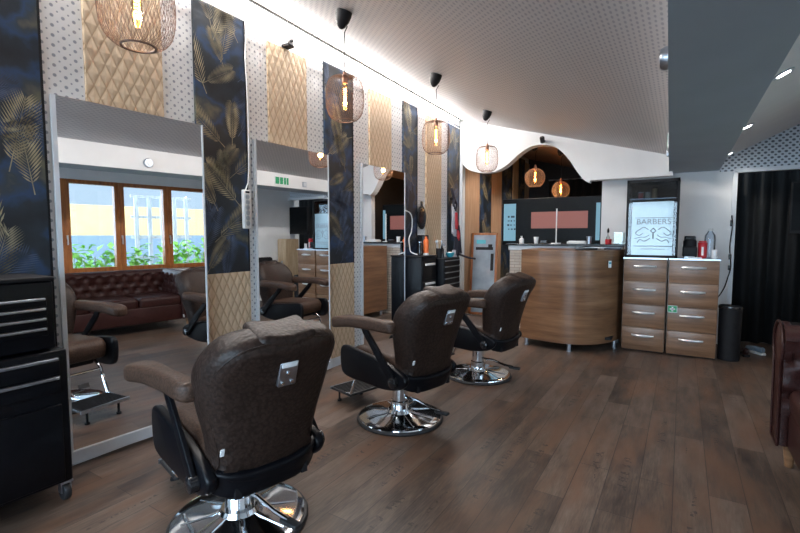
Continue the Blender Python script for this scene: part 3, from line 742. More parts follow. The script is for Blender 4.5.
# things on the trolleys
ZT = 1.171
t = thing('spray_can', 'orange spray can standing on the black trolley', 'spray can', (.225, 5.46, ZT))
MB().lathe([(.034, .0), (.036, .01), (.036, .20), (.026, .22), (.018, .225), (0, .225)], 20).build('can', 'orange', t); MB().lathe([(.037, 0), (.037, .03), (.036, .032)], 20).build('base_band', 'white_plastic', t)
MB().lathe([(.018, .225), (.018, .255), (0, .257)], 14).build('cap', 'orange', t)
t = thing('charger_box', 'black clipper charging box standing behind the orange spray can', 'box', (.12, 5.56, ZT)); bx((0, 0, .14), (.12, .12, .28), bev=.01).build('body', 'black', t); bx((.062, 0, .16), (.006, .09, .14)).build('front_plate', 'black_matte', t)
t = thing('hair_clipper', 'black hair clipper standing up on the trolley beside the third mirror', 'hair clipper', (.20, 5.34, ZT))
MB().slab(smooth_closed([(-.024, 0), (-.026, .08), (-.03, .15), (-.02, .175), (.02, .175), (.03, .15), (.026, .08), (.024, 0)], 3), .035, .012, YZ).build('body', 'black', t); bx((0, 0, .18), (.02, .042, .02)).build('blade', 'steel', t)
t = thing('brush_holder', 'dark brush holder with sticks on the drawer trolley', 'holder', (.28, 5.74, 1.121))
MB().lathe([(.04, 0), (.045, .14), (.04, .14), (.036, .01), (0, .01)], 18).build('cup', 'black_matte', t)
for k in range(5): MB().tube([(.01 * math.cos(k), .01 * math.sin(k), .02), (.04 * math.cos(k * 1.3), .04 * math.sin(k * 1.3), .23)], .005, 6).lathe([(.009, 0), (.012, .02), (.004, .04)], 8, Matrix.Translation((.04 * math.cos(k * 1.3), .04 * math.sin(k * 1.3), .22))).build('brush', ['steel', 'pale_wood', 'white_plastic', 'steel', 'pale_wood'][k], t)
t = thing('spray_bottle', 'dark spray bottle on the drawer trolley beside the brush holder', 'bottle', (.26, 5.87, 1.121))
MB().lathe([(.033, 0), (.033, .12), (.014, .15), (.013, .17), (0, .17)], 18).build('body', 'black', t); bx((.015, 0, .185), (.06, .02, .03), bev=.005).build('trigger', 'steel', t)
t = thing('powder_bowl', 'round teal bowl on the right of the drawer trolley', 'bowl', (.30, 6.06, 1.121)); MB().lathe([(.03, 0), (.06, .03), (.068, .07), (.064, .07), (.055, .03), (0, .01)], 22).build('bowl', 'teal', t); MB().lathe([(.05, .055), (.03, .075), (0, .08)], 18).build('contents', 'paper', t)
t = thing('hand_mirror', 'black oval hand mirror hanging on the wall above the trolleys', 'hand mirror', (.03, 5.66, 1.56))
MB().slab([(.12 * math.cos(2 * PI * k / 32), .17 * math.sin(2 * PI * k / 32)) for k in range(32)], .022, .008, Matrix.Translation((.011, 0, .14)) @ YZ).build('frame', 'black_matte', t)
bx((.01, 0, .335), (.018, .05, .07), bev=.006).build('hanger', 'black', t)
MB().slab([(.095 * math.cos(2 * PI * k / 32), .142 * math.sin(2 * PI * k / 32)) for k in range(32)], .004, .001, Matrix.Translation((.0235, 0, .14)) @ YZ).build('glass', 'black', t)
# hanging striped barber cape
t = thing('barber_cape', 'white barber cape with red stripes and dark ties hanging beside the post', 'cape', (.03, 6.68, 1.15))
bx((.02, -.05, .88), (.04, .04, .04)).build('hook', 'black', t)
def drape(y0, y1, z0, z1, m, name, ph, x0=.05, taper=.45, parent=None):
    b = MB(); nu, nv = 18, 14; g = []
    for j in range(nv + 1):
        v = j / nv; w = taper + (1 - taper) * v; row = []
        for i in range(nu + 1):
            u = i / nu; yc = (y0 + y1) / 2 + (u - .5) * (y1 - y0) * w
            row.append(b.bm.verts.new((x0 + .022 * math.sin(u * 19 + ph + v * 1.5) + .02 * v, yc, z1 + (z0 - z1) * v + .03 * math.sin(u * 7 + ph) * v)))
        g.append(row)
    for j in range(nv):
        for i in range(nu): b._f([g[j][i], g[j][i + 1], g[j + 1][i + 1], g[j + 1][i]])
    o = b.build(name, m, parent)
    md = o.modifiers.new('thick', 'SOLIDIFY'); md.thickness = .008
    return o
drape(-.13, .06, .30, .80, 'cloth_white', 'cloth', 0, parent=t); drape(-.05, .0, .42, .66, 'cloth_red', 'stripe', 1.2, .078, .6, parent=t); drape(.01, .05, .24, .38, 'cloth_red', 'stripe', .4, .085, .8, parent=t)
drape(-.06, .19, -.02, .46, 'cloth_dark', 'dark_lining', 2.1, .07, .35, parent=t); drape(-.09, .03, -.38, .06, 'cloth_white', 'lower_cloth', 3.1, .06, .8, parent=t)
MB().tube([(.06, -.05, .90), (.07, -.09, .78), (.075, -.03, .70), (.07, .03, .80), (.06, -.05, .88), (.065, -.13, 1.0), (.06, -.15, 1.04)], .020, 6).build('knot', 'cloth_dark', t); MB().tube([(.07, .14, -.02), (.16, .32, -.08), (.24, .42, -.10)], .018, 6).build('tie', 'cloth_dark', t)
# white cord looping on the wall by the third mirror
tag(MB().tube(smooth_open([(.05, 5.20, 1.78), (.06, 5.30, 1.75), (.06, 5.36, 1.66), (.06, 5.34, 1.5), (.07, 5.26, 1.40), (.08, 5.26, 1.30), (.10, 5.26, 1.22), (.20, 5.26, 1.185)], 5), .008, 6).build('charging_cord', 'white_plastic'), 'white charging cord looping down the dark panel onto the trolley', 'cord')

# ------------------------------------------------------------------ reception desk
t = thing('reception_desk', 'curved brown wooden reception desk on short silver feet', 'reception desk', (2.02, 6.2, 0))
fc = smooth_open([(-.585, -.34), (-.30, -.415), (.02, -.44), (.25, -.36), (.42, -.16), (.515, .08), (.560, .30)], 6)
def fascia(off, z0, z1, name, m, par, th=.03):
    b = MB(); A = []
    for i, p in enumerate(fc):
        tg = (fc[min(i + 1, len(fc) - 1)] - fc[max(i - 1, 0)]).normalized(); n = Vector((tg.y, -tg.x))
        A.append((p + n * off, p + n * (off - th)))
    V = [[b.bm.verts.new((q.x, q.y, z)) for q, z in ((a, z0), (a, z1), (c_, z1), (c_, z0))] for a, c_ in A]
    for r0, r1 in zip(V, V[1:]):
        for k in range(4): b._f([r0[k], r0[(k + 1) % 4], r1[(k + 1) % 4], r1[k]])
    b._f(V[0]); b._f(V[-1]); return b.build(name, m, par)
fascia(0, .10, 1.235, 'front_panel', 'desk_wood', t)
tp = MB(); tp.prism([(p.x, p.y) for p in fc] + [(.560, .52), (-.585, .52)], 1.235, 1.26, 'z'); tp.build('top', 'desk_wood', t)
bx((-.57, .10, .67), (.03, .84, 1.13)).build('side_panel', 'desk_wood', t)
bx((.545, .42, .67), (.03, .20, 1.13)).build('side_panel', 'desk_wood', t)
bx((0, .15, .16), (1.0, .60, .03)).build('bottom_shelf', 'black_matte', t)
for fx, fy in ((-.50, -.33), (.05, -.39), (.50, .12), (-.5, .45), (.5, .45)):
    MB().lathe([(.026, 0), (.026, .10), (0, .10)], 16, Matrix.Translation((fx, fy, 0))).lathe([(.03, 0), (.03, .01), (.026, .012)], 16, Matrix.Translation((fx, fy, 0))).build('leg', 'steel', t)
cardp = Vector((.372, -.262)); 
bx((.455, -.135, 1.09), (.045, .006, .085), math.radians(55)).build('notice_card', 'paper', t)
bx((.4565, -.1385, 1.105), (.034, .006, .022), math.radians(55)).build('card_print', 'teal', t)

# stone-clad counter behind the desk
t = thing('stone_counter', 'stone-clad counter with dark top behind the reception desk', 'counter', (1.72, 6.98, 0))
bx((0, .02, .61), (1.56, .24, 1.22)).build('cladding', 'stone', t)
bx((0, .02, 1.255), (1.60, .27, .07)).build('edge_band', 'pale_wood' if False else 'white_trim', t)
bx((0, .01, 1.305), (1.66, .34, .03), bev=.006).build('worktop', 'black', t)
ZK = 1.321
def cup(x, y, m, label, r=.035, h=.10, grp=None):
    t = thing('cup', label, 'cup', (x, y, ZK), 0, grp)
    MB().lathe([(r * .8, 0), (r, h), (r * .9, h), (r * .7, .01), (0, .01)], 20).build('body', m, t)
    MB().lathe([(r * 1.02, h * .9), (r * 1.06, h * .95), (r * 1.02, h)], 20, cap=False).build('rim', m, t)
t = thing('lotion_bottle', 'small white pump bottle at the left end of the dark countertop', 'bottle', (1.10, 6.95, ZK)); MB().lathe([(.034, 0), (.036, .06), (.024, .08), (.012, .085), (.012, .10), (0, .10)], 18).build('body', 'white_plastic', t); bx((0, -.01, .108), (.018, .05, .014)).build('pump', 'white_plastic', t)
cup(1.33, 6.93, 'white_plastic', 'white cup on the dark countertop left of the slim white stand', .036, .10)
t = thing('slim_stand', 'slim white upright stand on the dark countertop', 'stand', (1.62, 6.95, ZK)); MB().lathe([(.07, 0), (.07, .012), (0, .014)], 24).build('base', 'white_plastic', t); MB().tube([(0, 0, .01), (0, 0, .52)], .009, 8).build('pole', 'white_plastic', t)
t = thing('paper_tray', 'flat white tray on the dark countertop right of the slim stand', 'tray', (1.92, 6.95, ZK)); bx((0, 0, .018), (.26, .16, .036), bev=.006).build('tray', 'white_plastic', t); bx((0, 0, .040), (.22, .13, .008)).build('paper', 'paper', t)
cup(2.09, 6.90, 'steel', 'grey metal cup on the dark countertop behind the black folders', .036, .11)
t = thing('card_reader', 'small dark and white card reader at the left of the countertop', 'card reader', (1.46, 6.90, ZK)); bx((0, 0, .02), (.10, .14, .04), bev=.008).build('body', 'black', t); bx((0, -.02, .042), (.07, .06, .006)).build('display', 'blue_grey', t)
t = thing('reed_bottle', 'small bottle with a thin dark stopper near the white wall', 'bottle', (2.32, 7.02, ZK)); MB().lathe([(.022, 0), (.022, .10), (.008, .13), (.007, .16), (0, .16)], 16).build('body', 'acrylic', t); MB().lathe([(.014, .16), (.016, .20), (.006, .23), (0, .23)], 12).build('stopper', 'black', t)
t = thing('red_pot', 'small red pot beside the thin bottle on the counter', 'pot', (2.345, 6.88, ZK)); MB().lathe([(.040, 0), (.042, .05), (.036, .055), (0, .055)], 20).build('body', 'red', t); MB().lathe([(.043, .055), (.043, .07), (0, .072)], 20).build('lid', 'red', t)
t = thing('acrylic_stand', 'clear acrylic leaflet stand on the counter beside the tall glass fridge', 'stand', (2.50, 7.0, ZK))
bx((0, 0, .085), (.20, .012, .17)).build('front', 'acrylic', t); bx((0, .03, .004), (.20, .09, .008)).build('foot', 'acrylic', t); bx((0, .012, .075), (.17, .004, .12)).build('leaflet', 'paper', t)
# folders on the desk
t = thing('folder', 'black leather folder lying open on the reception desk', 'folder', (2.27, 6.18, 1.26))
bx((-.10, 0, .014), (.26, .22, .022), .25, .005).build('cover', 'black', t); bx((.02, .02, .032), (.22, .18, .014), -.15, .004).build('pages', 'paper', t); bx((-.02, .03, .049), (.24, .18, .016), .5, .005).build('flap', 'black_matte', t)
t = thing('card_terminal', 'dark tablet with pale edge on the right end of the reception desk', 'tablet', (2.46, 6.40, 1.26)); bx((0, 0, .012), (.20, .13, .022), .1, .005).build('body', 'cloth_dark', t); bx((0, 0, .025), (.17, .10, .005), .1).build('screen', 'blue_grey', t)

# ------------------------------------------------------------------ drawer cabinets
def cabinet(x0, x1, label):
    t = thing('drawer_cabinet', label, 'drawer cabinet', ((x0 + x1) / 2, 6.55, 0), 0, 'wooden drawer cabinets'); w = x1 - x0
    bx((0, .02, .59), (w - .008, .54, 1.13)).build('carcass', 'drawer_wood', t)
    bx((0, .0, 1.164), (w, .60, .018)).build('top', 'steel', t)
    for k in range(4):
        z = .16 + .287 * k
        d = bx((0, -.268, z), (w - .022, .026, .279), bev=.003).build('drawer', 'drawer_wood', t)
        hp = [(-.12 + .24 * q / 10, -.282 - .030 * math.sin(PI * q / 10) ** .7, z + .045) for q in range(11)]
        h = MB().tube(hp, [.010 + .009 * math.sin(PI * q / 10) for q in range(11)], 8).build('handle', 'satin', d)
    bx((0, .03, .01), (w - .04, .5, .02)).build('plinth', 'black_matte', t)
    return t
cabinet(2.603, 3.082, 'left wooden four-drawer cabinet, below the tall glass fridge')
cr = cabinet(3.094, 3.600, 'right wooden four-drawer cabinet with a green first-aid sign')
t = thing('first_aid_sign', 'green first-aid sign with white cross on the right drawer cabinet', 'sign', (3.15, 6.265, .565))
bx((0, 0, 0), (.10, .005, .085)).build('plate', 'green', t); b = MB(); b.box((0, -.0035, 0), (.056, .003, .018)); b.box((0, -.0035, 0), (.018, .003, .056)); b.build('cross', 'paper', t)
b = MB(); [b.box(p, d) for p, d in (((0, -.003, .040), (.10, .002, .005)), ((0, -.003, -.040), (.10, .002, .005)), ((.0475, -.003, 0), (.005, .002, .085)), ((-.0475, -.003, 0), (.005, .002, .085)))]; b.build('border', 'paper', t)

# tall glass fridge on the left cabinet
t = thing('display_fridge', 'tall black display fridge with frosted barber lettering on its glass door', 'fridge', (2.895, 6.55, 1.174))
b = MB(); b.box((-.27, 0, .475), (.02, .46, .93)); b.box((.27, 0, .475), (.02, .46, .93)); b.box((0, .22, .475), (.56, .02, .93)); b.box((0, 0, .94), (.56, .46, .03)); b.box((0, 0, .015), (.56, .46, .03)); b.build('case', 'black_matte', t)
d = MB(); d.box((-.268, -.245, .478), (.024, .03, .948)); d.box((.268, -.245, .478), (.024, .03, .948)); d.box((0, -.245, .935), (.56, .03, .035)); d.box((0, -.245, .015), (.56, .03, .03)); dr = d.build('door_frame', 'black_matte', t)
bx((0, -.245, .48), (.515, .010, .90)).build('glass', 'fridge_glass', dr)
f = bx((.005, -.253, .355), (.44, .003, .65)).build('frosted_film', 'frost', dr)  # bright shop window reflection, painted as a pale sheet on the door
XZt = Matrix.Rotation(PI / 2, 4, 'X')
textmesh('BARBERS', .094, 'lettering', 'ink', f, Matrix.Translation((.02, -.256, .435)) @ XZt)  # shop window letters as mirrored in the door, laid onto the reflection
o = MB(); CXE, DZ = .02, -.06
def em(*pp): return [(CXE + a, -.256, b + DZ) for a, b in pp]
for s in (-1, 1):
    o.tube(smooth_open(em((s * .05, .40), (s * .10, .43), (s * .15, .40), (s * .19, .36), (s * .15, .33), (s * .11, .36)), 4), .004, 5)
    o.tube(smooth_open(em((s * .03, .30), (s * .09, .26), (s * .14, .28), (s * .17, .24)), 4), .004, 5)
    o.tube(em((0, .42), (s * .03, .385), (0, .36)), .006, 5)
    o.tube(smooth_open(em((s * .04, .34), (s * .08, .31), (s * .13, .31), (s * .20, .29)), 4), .003, 5)
o.tube(em((0, .36), (0, .29)), .007, 5); o.tube(em((-.21, .20), (.21, .20)), .004, 5); o.tube(em((-.13, .165), (.13, .165)), .003, 5); o.tube(em((-.2, .545), (.2, .545)), .003, 5)
o.build('emblem', 'ink', f)
for z in (.72, .40): bx((0, 0, z), (.50, .40, .012)).build('shelf', 'steel', t)
for k, (m, lb) in enumerate((('red', 'small red can on the top shelf inside the display fridge'), ('white_plastic', 'small white jar on the top shelf inside the display fridge'), ('pale_wood', 'taller tan jar on the top shelf inside the display fridge'))):
    q = thing(['drink_can', 'cream_jar', 'tan_jar'][k], lb, ['can', 'jar', 'jar'][k], (2.76 + .075 * k, 6.40, 1.174 + .7265))
    hh = .07 + .05 * (k == 2); MB().lathe([(.026, 0), (.028, .01), (.028, hh), (0, hh)], 16).build('body', m, q); MB().lathe([(.029, hh), (.029, hh + .012), (0, hh + .014)], 16).build('lid', 'steel' if k != 2 else 'black', q)

# things on the right cabinet
ZC = 1.1735
t = thing('coffee_machine', 'black capsule coffee machine beside the red tin', 'coffee machine', (3.30, 6.52, ZC))
bx((0, 0, .075), (.15, .26, .13), bev=.02).build('body', 'black_matte', t)
MB().lathe([(.0, .0), (.07, .0), (.07, .07), (.055, .095), (0, .10)], 24, Matrix.Translation((0, -.02, .13))).build('head', 'black_matte', t)
bx((0, .10, .135), (.12, .08, .26), bev=.015).build('water_tank', 'black', t); bx((0, -.16, .012), (.11, .08, .024), bev=.005).build('drip_tray', 'steel', t)
t = thing('tin', 'red ribbed tin on the drawer cabinet between coffee machine and water bottle', 'tin', (3.428, 6.47, ZC))
MB().lathe([(.040, 0)] + [(.044 + .003 * (k % 2), .01 + .012 * k) for k in range(14)] + [(.05, .185), (0, .19)], 26).build('body', 'red', t); MB().lathe([(.04, .19), (.04, .205), (0, .207)], 20).build('lid', 'red', t); bx((0, -.048, .085), (.022, .004, .10)).build('label_strip', 'white_plastic', t)
t = thing('water_bottle', 'clear blue plastic water bottle behind the red tin', 'bottle', (3.505, 6.66, ZC))
MB().lathe([(.0, .0), (.055, 0), (.06, .015)] + [(.060 - .003 * (k % 2), .03 + .022 * k) for k in range(10)] + [(.055, .27), (.025, .32), (.022, .33)], 24).build('body', 'water_glass', t); MB().lathe([(.026, .325), (.026, .355), (0, .357)], 16).build('cap', 'white_plastic', t)
t = thing('paper_cup', 'white paper cup at the right edge of the drawer cabinet', 'cup', (3.545, 6.44, ZC)); MB().lathe([(.022, 0), (.030, .10), (.027, .10), (.028, .006), (0, .006)], 20).build('body', 'paper', t); MB().lathe([(.029, .096), (.033, .10), (.029, .104)], 20, cap=False).build('rim', 'paper', t)
t = thing('napkins', 'small stack of white napkins lying in front of the coffee machine', 'napkins', (3.35, 6.29, ZC)); bx((0, 0, .008), (.13, .07, .016), .1).build('stack', 'paper', t)

# bin and cables right of the cabinets
t = thing('waste_bin', 'round black waste bin beside the right drawer cabinet', 'bin', (3.725, 6.42, 0))
MB().lathe([(.0, 0), (.105, 0), (.108, .02), (.112, .60), (.116, .62), (.108, .625), (.104, .60), (.0, .59)], 28).build('body', 'black_matte', t); MB().lathe([(.117, .60), (.119, .615), (.117, .63), (.11, .635)], 28, cap=False).build('rim', 'black', t)
t = thing('wall_cable', 'black cable with plugs hanging down the doorway frame', 'cable', (3.745, 7.16, .75))
MB().tube(smooth_open([(0, 0, .95), (.01, 0, .8), (-.005, 0, .55), (.015, 0, .3), (-.01, 0, .15), (-.05, -.02, 0), (-.12, -.03, -.14)], 5), .008, 6).build('cord', 'black', t)
for k, z in enumerate((.85, .42, .28)): bx((.0, -.012, z), (.03, .03, .08 - .01 * k), bev=.006).build('plug', 'black', t)
# doorway curtain and dark items behind
def curtain(x0, x1, y, z0, z1, label, n=90, amp=.05, name='curtain'):
    b = MB(); A = []
    for i in range(n + 1):
        u = i / n; yy = y + amp * math.sin(u * (x1 - x0) * 2 * PI / .17) + .02 * math.sin(u * 23)
        A.append((b.bm.verts.new((x0 + (x1 - x0) * u, yy, z0)), b.bm.verts.new((x0 + (x1 - x0) * u, yy * .5 + y * .5, z1))))
    for p, q in zip(A, A[1:]): b._f([p[0], q[0], q[1], p[1]])
    o = b.build(name, 'curtain'); md = o.modifiers.new('thick', 'SOLIDIFY'); md.thickness = .01
    r = MB().tube([(x0, y, z1 + .01), (x1, y, z1 + .01)], .014, 8).build('rail', 'steel', o)
    return tag(o, label, 'curtain')
curtain(3.80, 4.94, YB + .30, .02, 2.60, 'black floor-length curtain filling the doorway on the right')
curtain(.55, 2.05, 10.75, .02, 2.70, 'black curtain across the end of the back room', 120)
t = thing('shoe', 'pale grey shoe lying on the dark floor in the doorway', 'shoe', (4.02, 6.95, 0), 2.2)
MB().slab(smooth_closed([(-.13, -.035), (-.14, .0), (-.13, .035), (0, .038), (.09, .048), (.14, .02), (.14, -.02), (.09, -.045), (0, -.036)], 3), .028, .008, Matrix.Translation((0, 0, .014))).build('sole', 'white_plastic', t)
MB().slab(smooth_closed([(-.12, -.03), (-.125, 0), (-.12, .03), (0, .032), (.08, .04), (.125, 0), (.08, -.04), (0, -.032)], 3), .07, .03, Matrix.Translation((0, 0, .06)), bow=lambda u, v: -.18 * max(0, u + .03)).build('upper', 'blue_grey', t)
t = thing('shoe', 'dark brown shoe lying beside the black waste bin', 'shoe', (3.90, 6.78, 0), 1.7)
MB().slab(smooth_closed([(-.13, -.035), (-.14, .0), (-.13, .035), (0, .038), (.09, .048), (.14, .02), (.14, -.02), (.09, -.045), (0, -.036)], 3), .028, .008, Matrix.Translation((0, 0, .014))).build('sole', 'black_matte', t)
MB().slab(smooth_closed([(-.12, -.03), (-.125, 0), (-.12, .03), (0, .032), (.08, .04), (.125, 0), (.08, -.04), (0, -.032)], 3), .07, .03, Matrix.Translation((0, 0, .06)), bow=lambda u, v: -.18 * max(0, u + .03)).build('upper', 'sofa_leather', t)
# dark television on the right of the doorway (seen in the middle mirror)
t = thing('television', 'black television on the back wall right of the doorway, seen in the middle mirror', 'television', (4.62, YB - .03, 1.78))
bx((0, 0, 0), (.60, .05, .62), bev=.008).build('frame', 'black_matte', t); bx((0, -.027, .01), (.57, .006, .57)).build('screen', 'screen_black', t)
bx((0, .03, 0), (.5, .02, .3)).build('bracket', 'black_matte', t)
t = thing('side_cabinet', 'pale wooden cupboard under the television, seen in the middle mirror', 'cupboard', (4.78, YB - .22, 0))
bx((0, 0, .68), (.30, .34, 1.36)).build('body', 'pale_wood', t)
for s in (-1, 1):
    d = bx((s * .072, -.178, .70), (.14, .018, 1.28)).build('door', 'pale_wood', t); bx((s * .02, -.192, .8), (.012, .016, .14)).build('handle', 'steel', d)
t = thing('side_chair', 'small black chair with thin wooden legs near the pale cupboard', 'chair', (4.42, 6.25, 0), math.radians(180))
bx((0, 0, .47), (.42, .42, .05), bev=.015).build('seat', 'black_matte', t); MB().slab(rrect(.40, .42, .06, 4, 0, .77), .04, .015, Matrix.Translation((-.2, 0, 0)) @ YZ).build('backrest', 'black_matte', t)
for sx in (-1, 1):
    for sy in (-1, 1): MB().tube([(sx * .15, sy * .15, .45), (sx * .19, sy * .19, 0)], [.017, .012], 8).build('leg', 'frame_wood', t)
bx((-.195, 0, .53), (.025, .30, .10)).build('back_support', 'black_matte', t)

# exit sign and detector on the left face of the beam
t = thing('exit_sign', 'green and white escape sign on the beam, reflected in the middle mirror', 'sign', (xe(5.47) - .007, 5.47, 2.40), .0222)
bx((0, 0, 0), (.012, .30, .15)).build('plate', 'paper', t)
b = MB()
for y0, y1 in ((-.14, -.06), (-.045, .02), (.04, .085), (.10, .14)): b.box((-.0075, (y0 + y1) / 2, 0), (.004, y1 - y0, .12))
b.build('pictogram', 'green', t)
t = thing('smoke_detector', 'round pale detector on the beam, reflected in the nearest mirror', 'detector', (xe(2.85) - .011, 2.85, 2.39)); MB().lathe([(0, -.03), (.05, -.03), (.06, -.01), (.06, .01), (0, .01)], 24, Matrix.Rotation(PI / 2, 4, 'Y')).build('body', 'steel', t); MB().lathe([(.02, 0), (.02, .004), (0, .004)], 14, Matrix.Translation((-.03, 0, 0)) @ Matrix.Rotation(-PI / 2, 4, 'Y')).build('sensor', 'white_plastic', t)
t = thing('junction_box', 'small grey square box on the beam, reflected in the middle mirror', 'box', (xe(5.98) - .011, 5.98, 2.38)); bx((0, 0, 0), (.02, .09, .09), bev=.006).build('body', 'steel', t); bx((-.012, 0, 0), (.006, .06, .06)).build('cover', 'white_trim', t)

# ------------------------------------------------------------------ back room: screen, frame, spotlight
t = thing('television', 'wide black screen with a muted red band standing behind the stone counter', 'television', (1.355, 7.60, .0))
bx((0, 0, 1.67), (1.58, .06, .78), bev=.01).build('frame', 'black_matte', t)
s_ = bx((0, -.032, 1.67), (1.56, .006, .76)).build('screen', 'screen_black', t)
bx((.155, -.0365, 1.695), (.885, .003, .27)).build('picture_band', 'screen_red', s_)  # band and panes are reflections painted onto the dark glass as glowing strips
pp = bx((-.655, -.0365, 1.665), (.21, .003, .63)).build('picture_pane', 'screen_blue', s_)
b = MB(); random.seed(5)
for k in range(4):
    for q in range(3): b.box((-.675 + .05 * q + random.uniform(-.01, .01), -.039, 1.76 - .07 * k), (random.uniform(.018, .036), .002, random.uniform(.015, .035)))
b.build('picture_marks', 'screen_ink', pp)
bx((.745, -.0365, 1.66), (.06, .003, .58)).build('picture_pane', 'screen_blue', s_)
bx((0, 0, .85), (.16, .05, .9)).build('stand_post', 'black_matte', t); bx((0, 0, .2), (.9, .4, .4), bev=.01).build('stand_base', 'black_matte', t)
t = thing('picture_frame', 'wooden framed pale picture leaning in the passage to the back room', 'picture', (.335, 7.25, 0), math.radians(14))
t.rotation_euler = (-.22, 0, math.radians(14))
mt = Matrix.Rotation(math.radians(9), 4, 'X')
b = MB()
for c_, d_ in (((-.21, 0, .76), (.04, .03, 1.52)), ((.21, 0, .76), (.04, .03, 1.52)), ((0, 0, 1.50), (.46, .03, .04)), ((0, 0, .10), (.46, .03, .04))): b.box(c_, d_, mtx=Matrix.Identity(4) @ mt.inverted() @ Matrix.Translation(c_))if False else b.box(c_, d_)
b.build('frame', 'frame_wood', t); pc = bx((0, -.004, .80), (.40, .012, 1.38)).build('picture', 'blue_grey', t)
b = MB(); b.box((-.06, -.013, 1.36), (.16, .004, .07)); b.build('blue_print', 'teal', pc); b = MB(); b.box((0, -.013, 1.24), (.30, .004, .05)); b.box((.1, -.013, 1.27), (.07, .004, .09)); b.box((.14, -.013, 1.0), (.05, .004, .3)); b.build('dark_print', 'black_matte', pc)
t = thing('spotlight', 'small black spotlight on the white bulkhead above the wave', 'spotlight', (1.40, 6.99, 2.86))
MB().lathe([(0, 0), (.034, 0), (.036, .07), (.03, .085), (0, .085)], 16, Matrix.Translation((0, -.075, -.03)) @ Matrix.Rotation(math.radians(35), 4, 'X')).build('head', 'black', t); MB().lathe([(.02, 0), (.02, .05), (0, .05)], 12, Matrix.Translation((0, .01, .0)) @ Matrix.Rotation(PI / 2, 4, 'X')).build('mount', 'black_matte', t)

# ------------------------------------------------------------------ chesterfield sofa (faces +X locally, turned to face the mirrors)
SL, SD, SH = 2.34, .98, .90
t = thing('chesterfield_sofa', 'dark oxblood tufted leather sofa under the windows on the right', 'sofa', (4.25, 2.60, 0), PI)
bx((0, 0, .27), (SD - .10, SL - .10, .24), bev=.02).build('base', 'sofa_leather', t)
for k in range(3):
    w = (SL - .50) / 3
    MB().slab(rrect(SD - .28, w - .006, .05, 4), .16, .05, Matrix.Translation((.10, -(SL - .5) / 2 + w * (k + .5), .45))).build('seat_cushion', 'sofa_leather', t)
def tuft(u, v, su, sv):
    d = 9
    j0 = round(v / sv)
    for j in (j0 - 1, j0, j0 + 1):
        off = .5 * (j % 2); i0 = round(u / su - off)
        for i in (i0 - 1, i0, i0 + 1): d = min(d, math.hypot((u - (i + off) * su) / su, (v - j * sv) / sv))
    return d
def tufted(L, name, mtx, h=.44, su=.17, sv=.115, roll=.11):
    """front face + rolled top, profile in (depth, height); runs along local y"""
    prof = []
    for k in range(15): prof.append((0, h * k / 14, 1))
    for k in range(1, 15):
        a = PI * 1.25 * k / 14; prof.append((-roll + roll * math.cos(a) + .03, h + roll * math.sin(a), max(0, 1 - k / 8)))
    prof.append((-.22, h - .12, 0)); prof.append((-.22, 0, 0))
    b = MB(); n = int(L / .022); rows = []
    for i in range(n + 1):
        u = -L / 2 + L * i / n; row = []; s = 0
        for k, (dx, z, w) in enumerate(prof):
            if k: s += math.hypot(dx - prof[k - 1][0], z - prof[k - 1][1])
            d = tuft(u, s, su, sv); dim = -.050 * math.exp(-(d / .22) ** 2) + .016 * min(1, d)
            row.append(b.bm.verts.new(mtx @ Vector((dx + dim * w, u, z))))
        rows.append(row)
    for a, c_ in zip(rows, rows[1:]):
        for k in range(len(prof) - 1): b._f([a[k], c_[k], c_[k + 1], a[k + 1]])
    b._f(rows[0]); b._f(rows[-1]); o = b.build(name, 'sofa_leather', t)
    bt = MB()
    for j in range(1, 6):
        off = .5 * (j % 2)
        for i in range(-8, 9):
            u = (i + off) * su; v = j * sv
            if abs(u) > L / 2 - .05 or v > h: continue
            bt.lathe([(.013, 0), (.011, .006), (0, .009)], 8, mtx @ Matrix.Translation((-.040, u, v)) @ Matrix.Rotation(PI / 2, 4, 'Y'))
    q = bt.build('buttons', 'sofa_leather', o); q['kind'] = 'stuff'
    return o
tufted(SL - .30, 'backrest', Matrix.Translation((-.24, 0, .36)), .43)
for s in (-1, 1):
    mt = Matrix.Translation((.02, s * (SL / 2 - .27), .36)) @ Matrix.Rotation(-s * PI / 2, 4, 'Z')
    tufted(SD - .06, 'arm', mt, .43)
    ol = []; y0 = s * (SL / 2 - .15)
    pts = [(y0 - s * .115, .16), (y0 + s * .10, .16)] + [(y0 + s * (.03 + .155 * math.cos(a)), .765 + .145 * math.sin(a)) for a in [math.radians(-40 + 258 * k / 18) for k in range(19)]]
    MB().slab(pts, .05, .016, Matrix.Translation((SD / 2 - .03, 0, 0)) @ YZ).build('arm_front', 'sofa_leather', t)
    MB().tube([(SD / 2, p[0], p[1]) for p in pts], .008, 6, closed=True).build('piping', 'sofa_leather', t)
for sx in (-.40, .41):
    for sy in (-1, 1): MB().lathe([(.022, 0), (.032, .10), (.04, .17), (0, .17)], 12, Matrix.Translation((sx, sy * (SL / 2 - .16), 0))).build('leg', 'desk_wood', t)

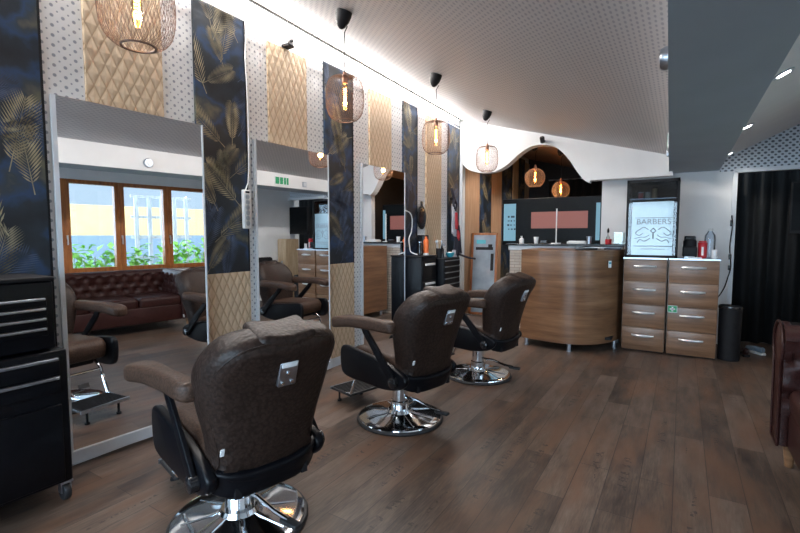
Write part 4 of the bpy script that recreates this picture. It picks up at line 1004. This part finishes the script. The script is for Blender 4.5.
# ------------------------------------------------------------------ outside the windows
struct(bx((10, 4, -.16), (9.8, 30, .1)).build('ground_street', 'concrete'))
struct(bx((2.2, -7.5, -.16), (30, 10, .1)).build('ground_front', 'concrete'))
t = thing('house', 'yellow house front with blue-grey lower wall outside the windows', 'house', (11.5, 8.5, 0))
bx((0, 0, 1.86), (.4, 12, .84)).build('upper_wall', 'yellow_facade', t)
bx((-.05, -3.4, .67), (.5, 5.2, 1.54)).build('lower_wall', 'blue_facade', t); bx((0, 2.6, .67), (.4, 6.8, 1.54)).build('side_wall', 'yellow_facade', t)
t = thing('trellis', 'grey wooden trellis leaning among the plants outside the window', 'trellis', (7.6, 4.75, 0))
b = MB()
for k in range(5):
    b.box((0, -.55 + .27 * k, 1.15), (.03, .085, 2.3), 0)
b.build('uprights', 'trellis_wood', t)
b = MB()
for k in range(5): b.box((.03, 0, .5 + .45 * k), (.03, 1.3, .06))
b.build('crossbars', 'trellis_wood', t)
def hedge(y0, y1, x, h, seed, label):
    random.seed(seed); b = MB()
    for k in range(700):
        y = random.uniform(y0, y1); z = random.uniform(.1, h) * random.uniform(.7, 1); xx = x + random.uniform(-.25, .25)
        s = random.uniform(.05, .09); mt = Matrix.Translation((xx, y, z)) @ Matrix.Rotation(random.uniform(0, 6.3), 4, 'Z') @ Matrix.Rotation(random.uniform(-1, 1), 4, 'X')
        v = [b.bm.verts.new(mt @ Vector(q)) for q in ((0, -s, 0), (s * .6, 0, .02), (0, s * 1.2, 0), (-s * .6, 0, .02))]
        b._f(v)
    o = b.build('leafy_shrub', 'leaf'); tag(o, label, 'shrub', 'green shrubs outside the windows')
    st = MB()
    for k in range(8): st.tube([(x, y0 + (y1 - y0) * (k + .5) / 8, -.1), (x + random.uniform(-.1, .1), y0 + (y1 - y0) * (k + .5) / 8, h * .8)], .012, 5)
    st.build('stems', 'trellis_wood', o)
hedge(2.5, 3.75, 5.75, 1.34, 1, 'bright green shrub outside the left window pane, above the sofa back')
hedge(4.0, 5.2, 5.9, 1.38, 2, 'bright green shrub outside the middle window, before the trellis')
hedge(5.5, 7.6, 6.1, 1.2, 3, 'bright green shrub outside the far window sashes')
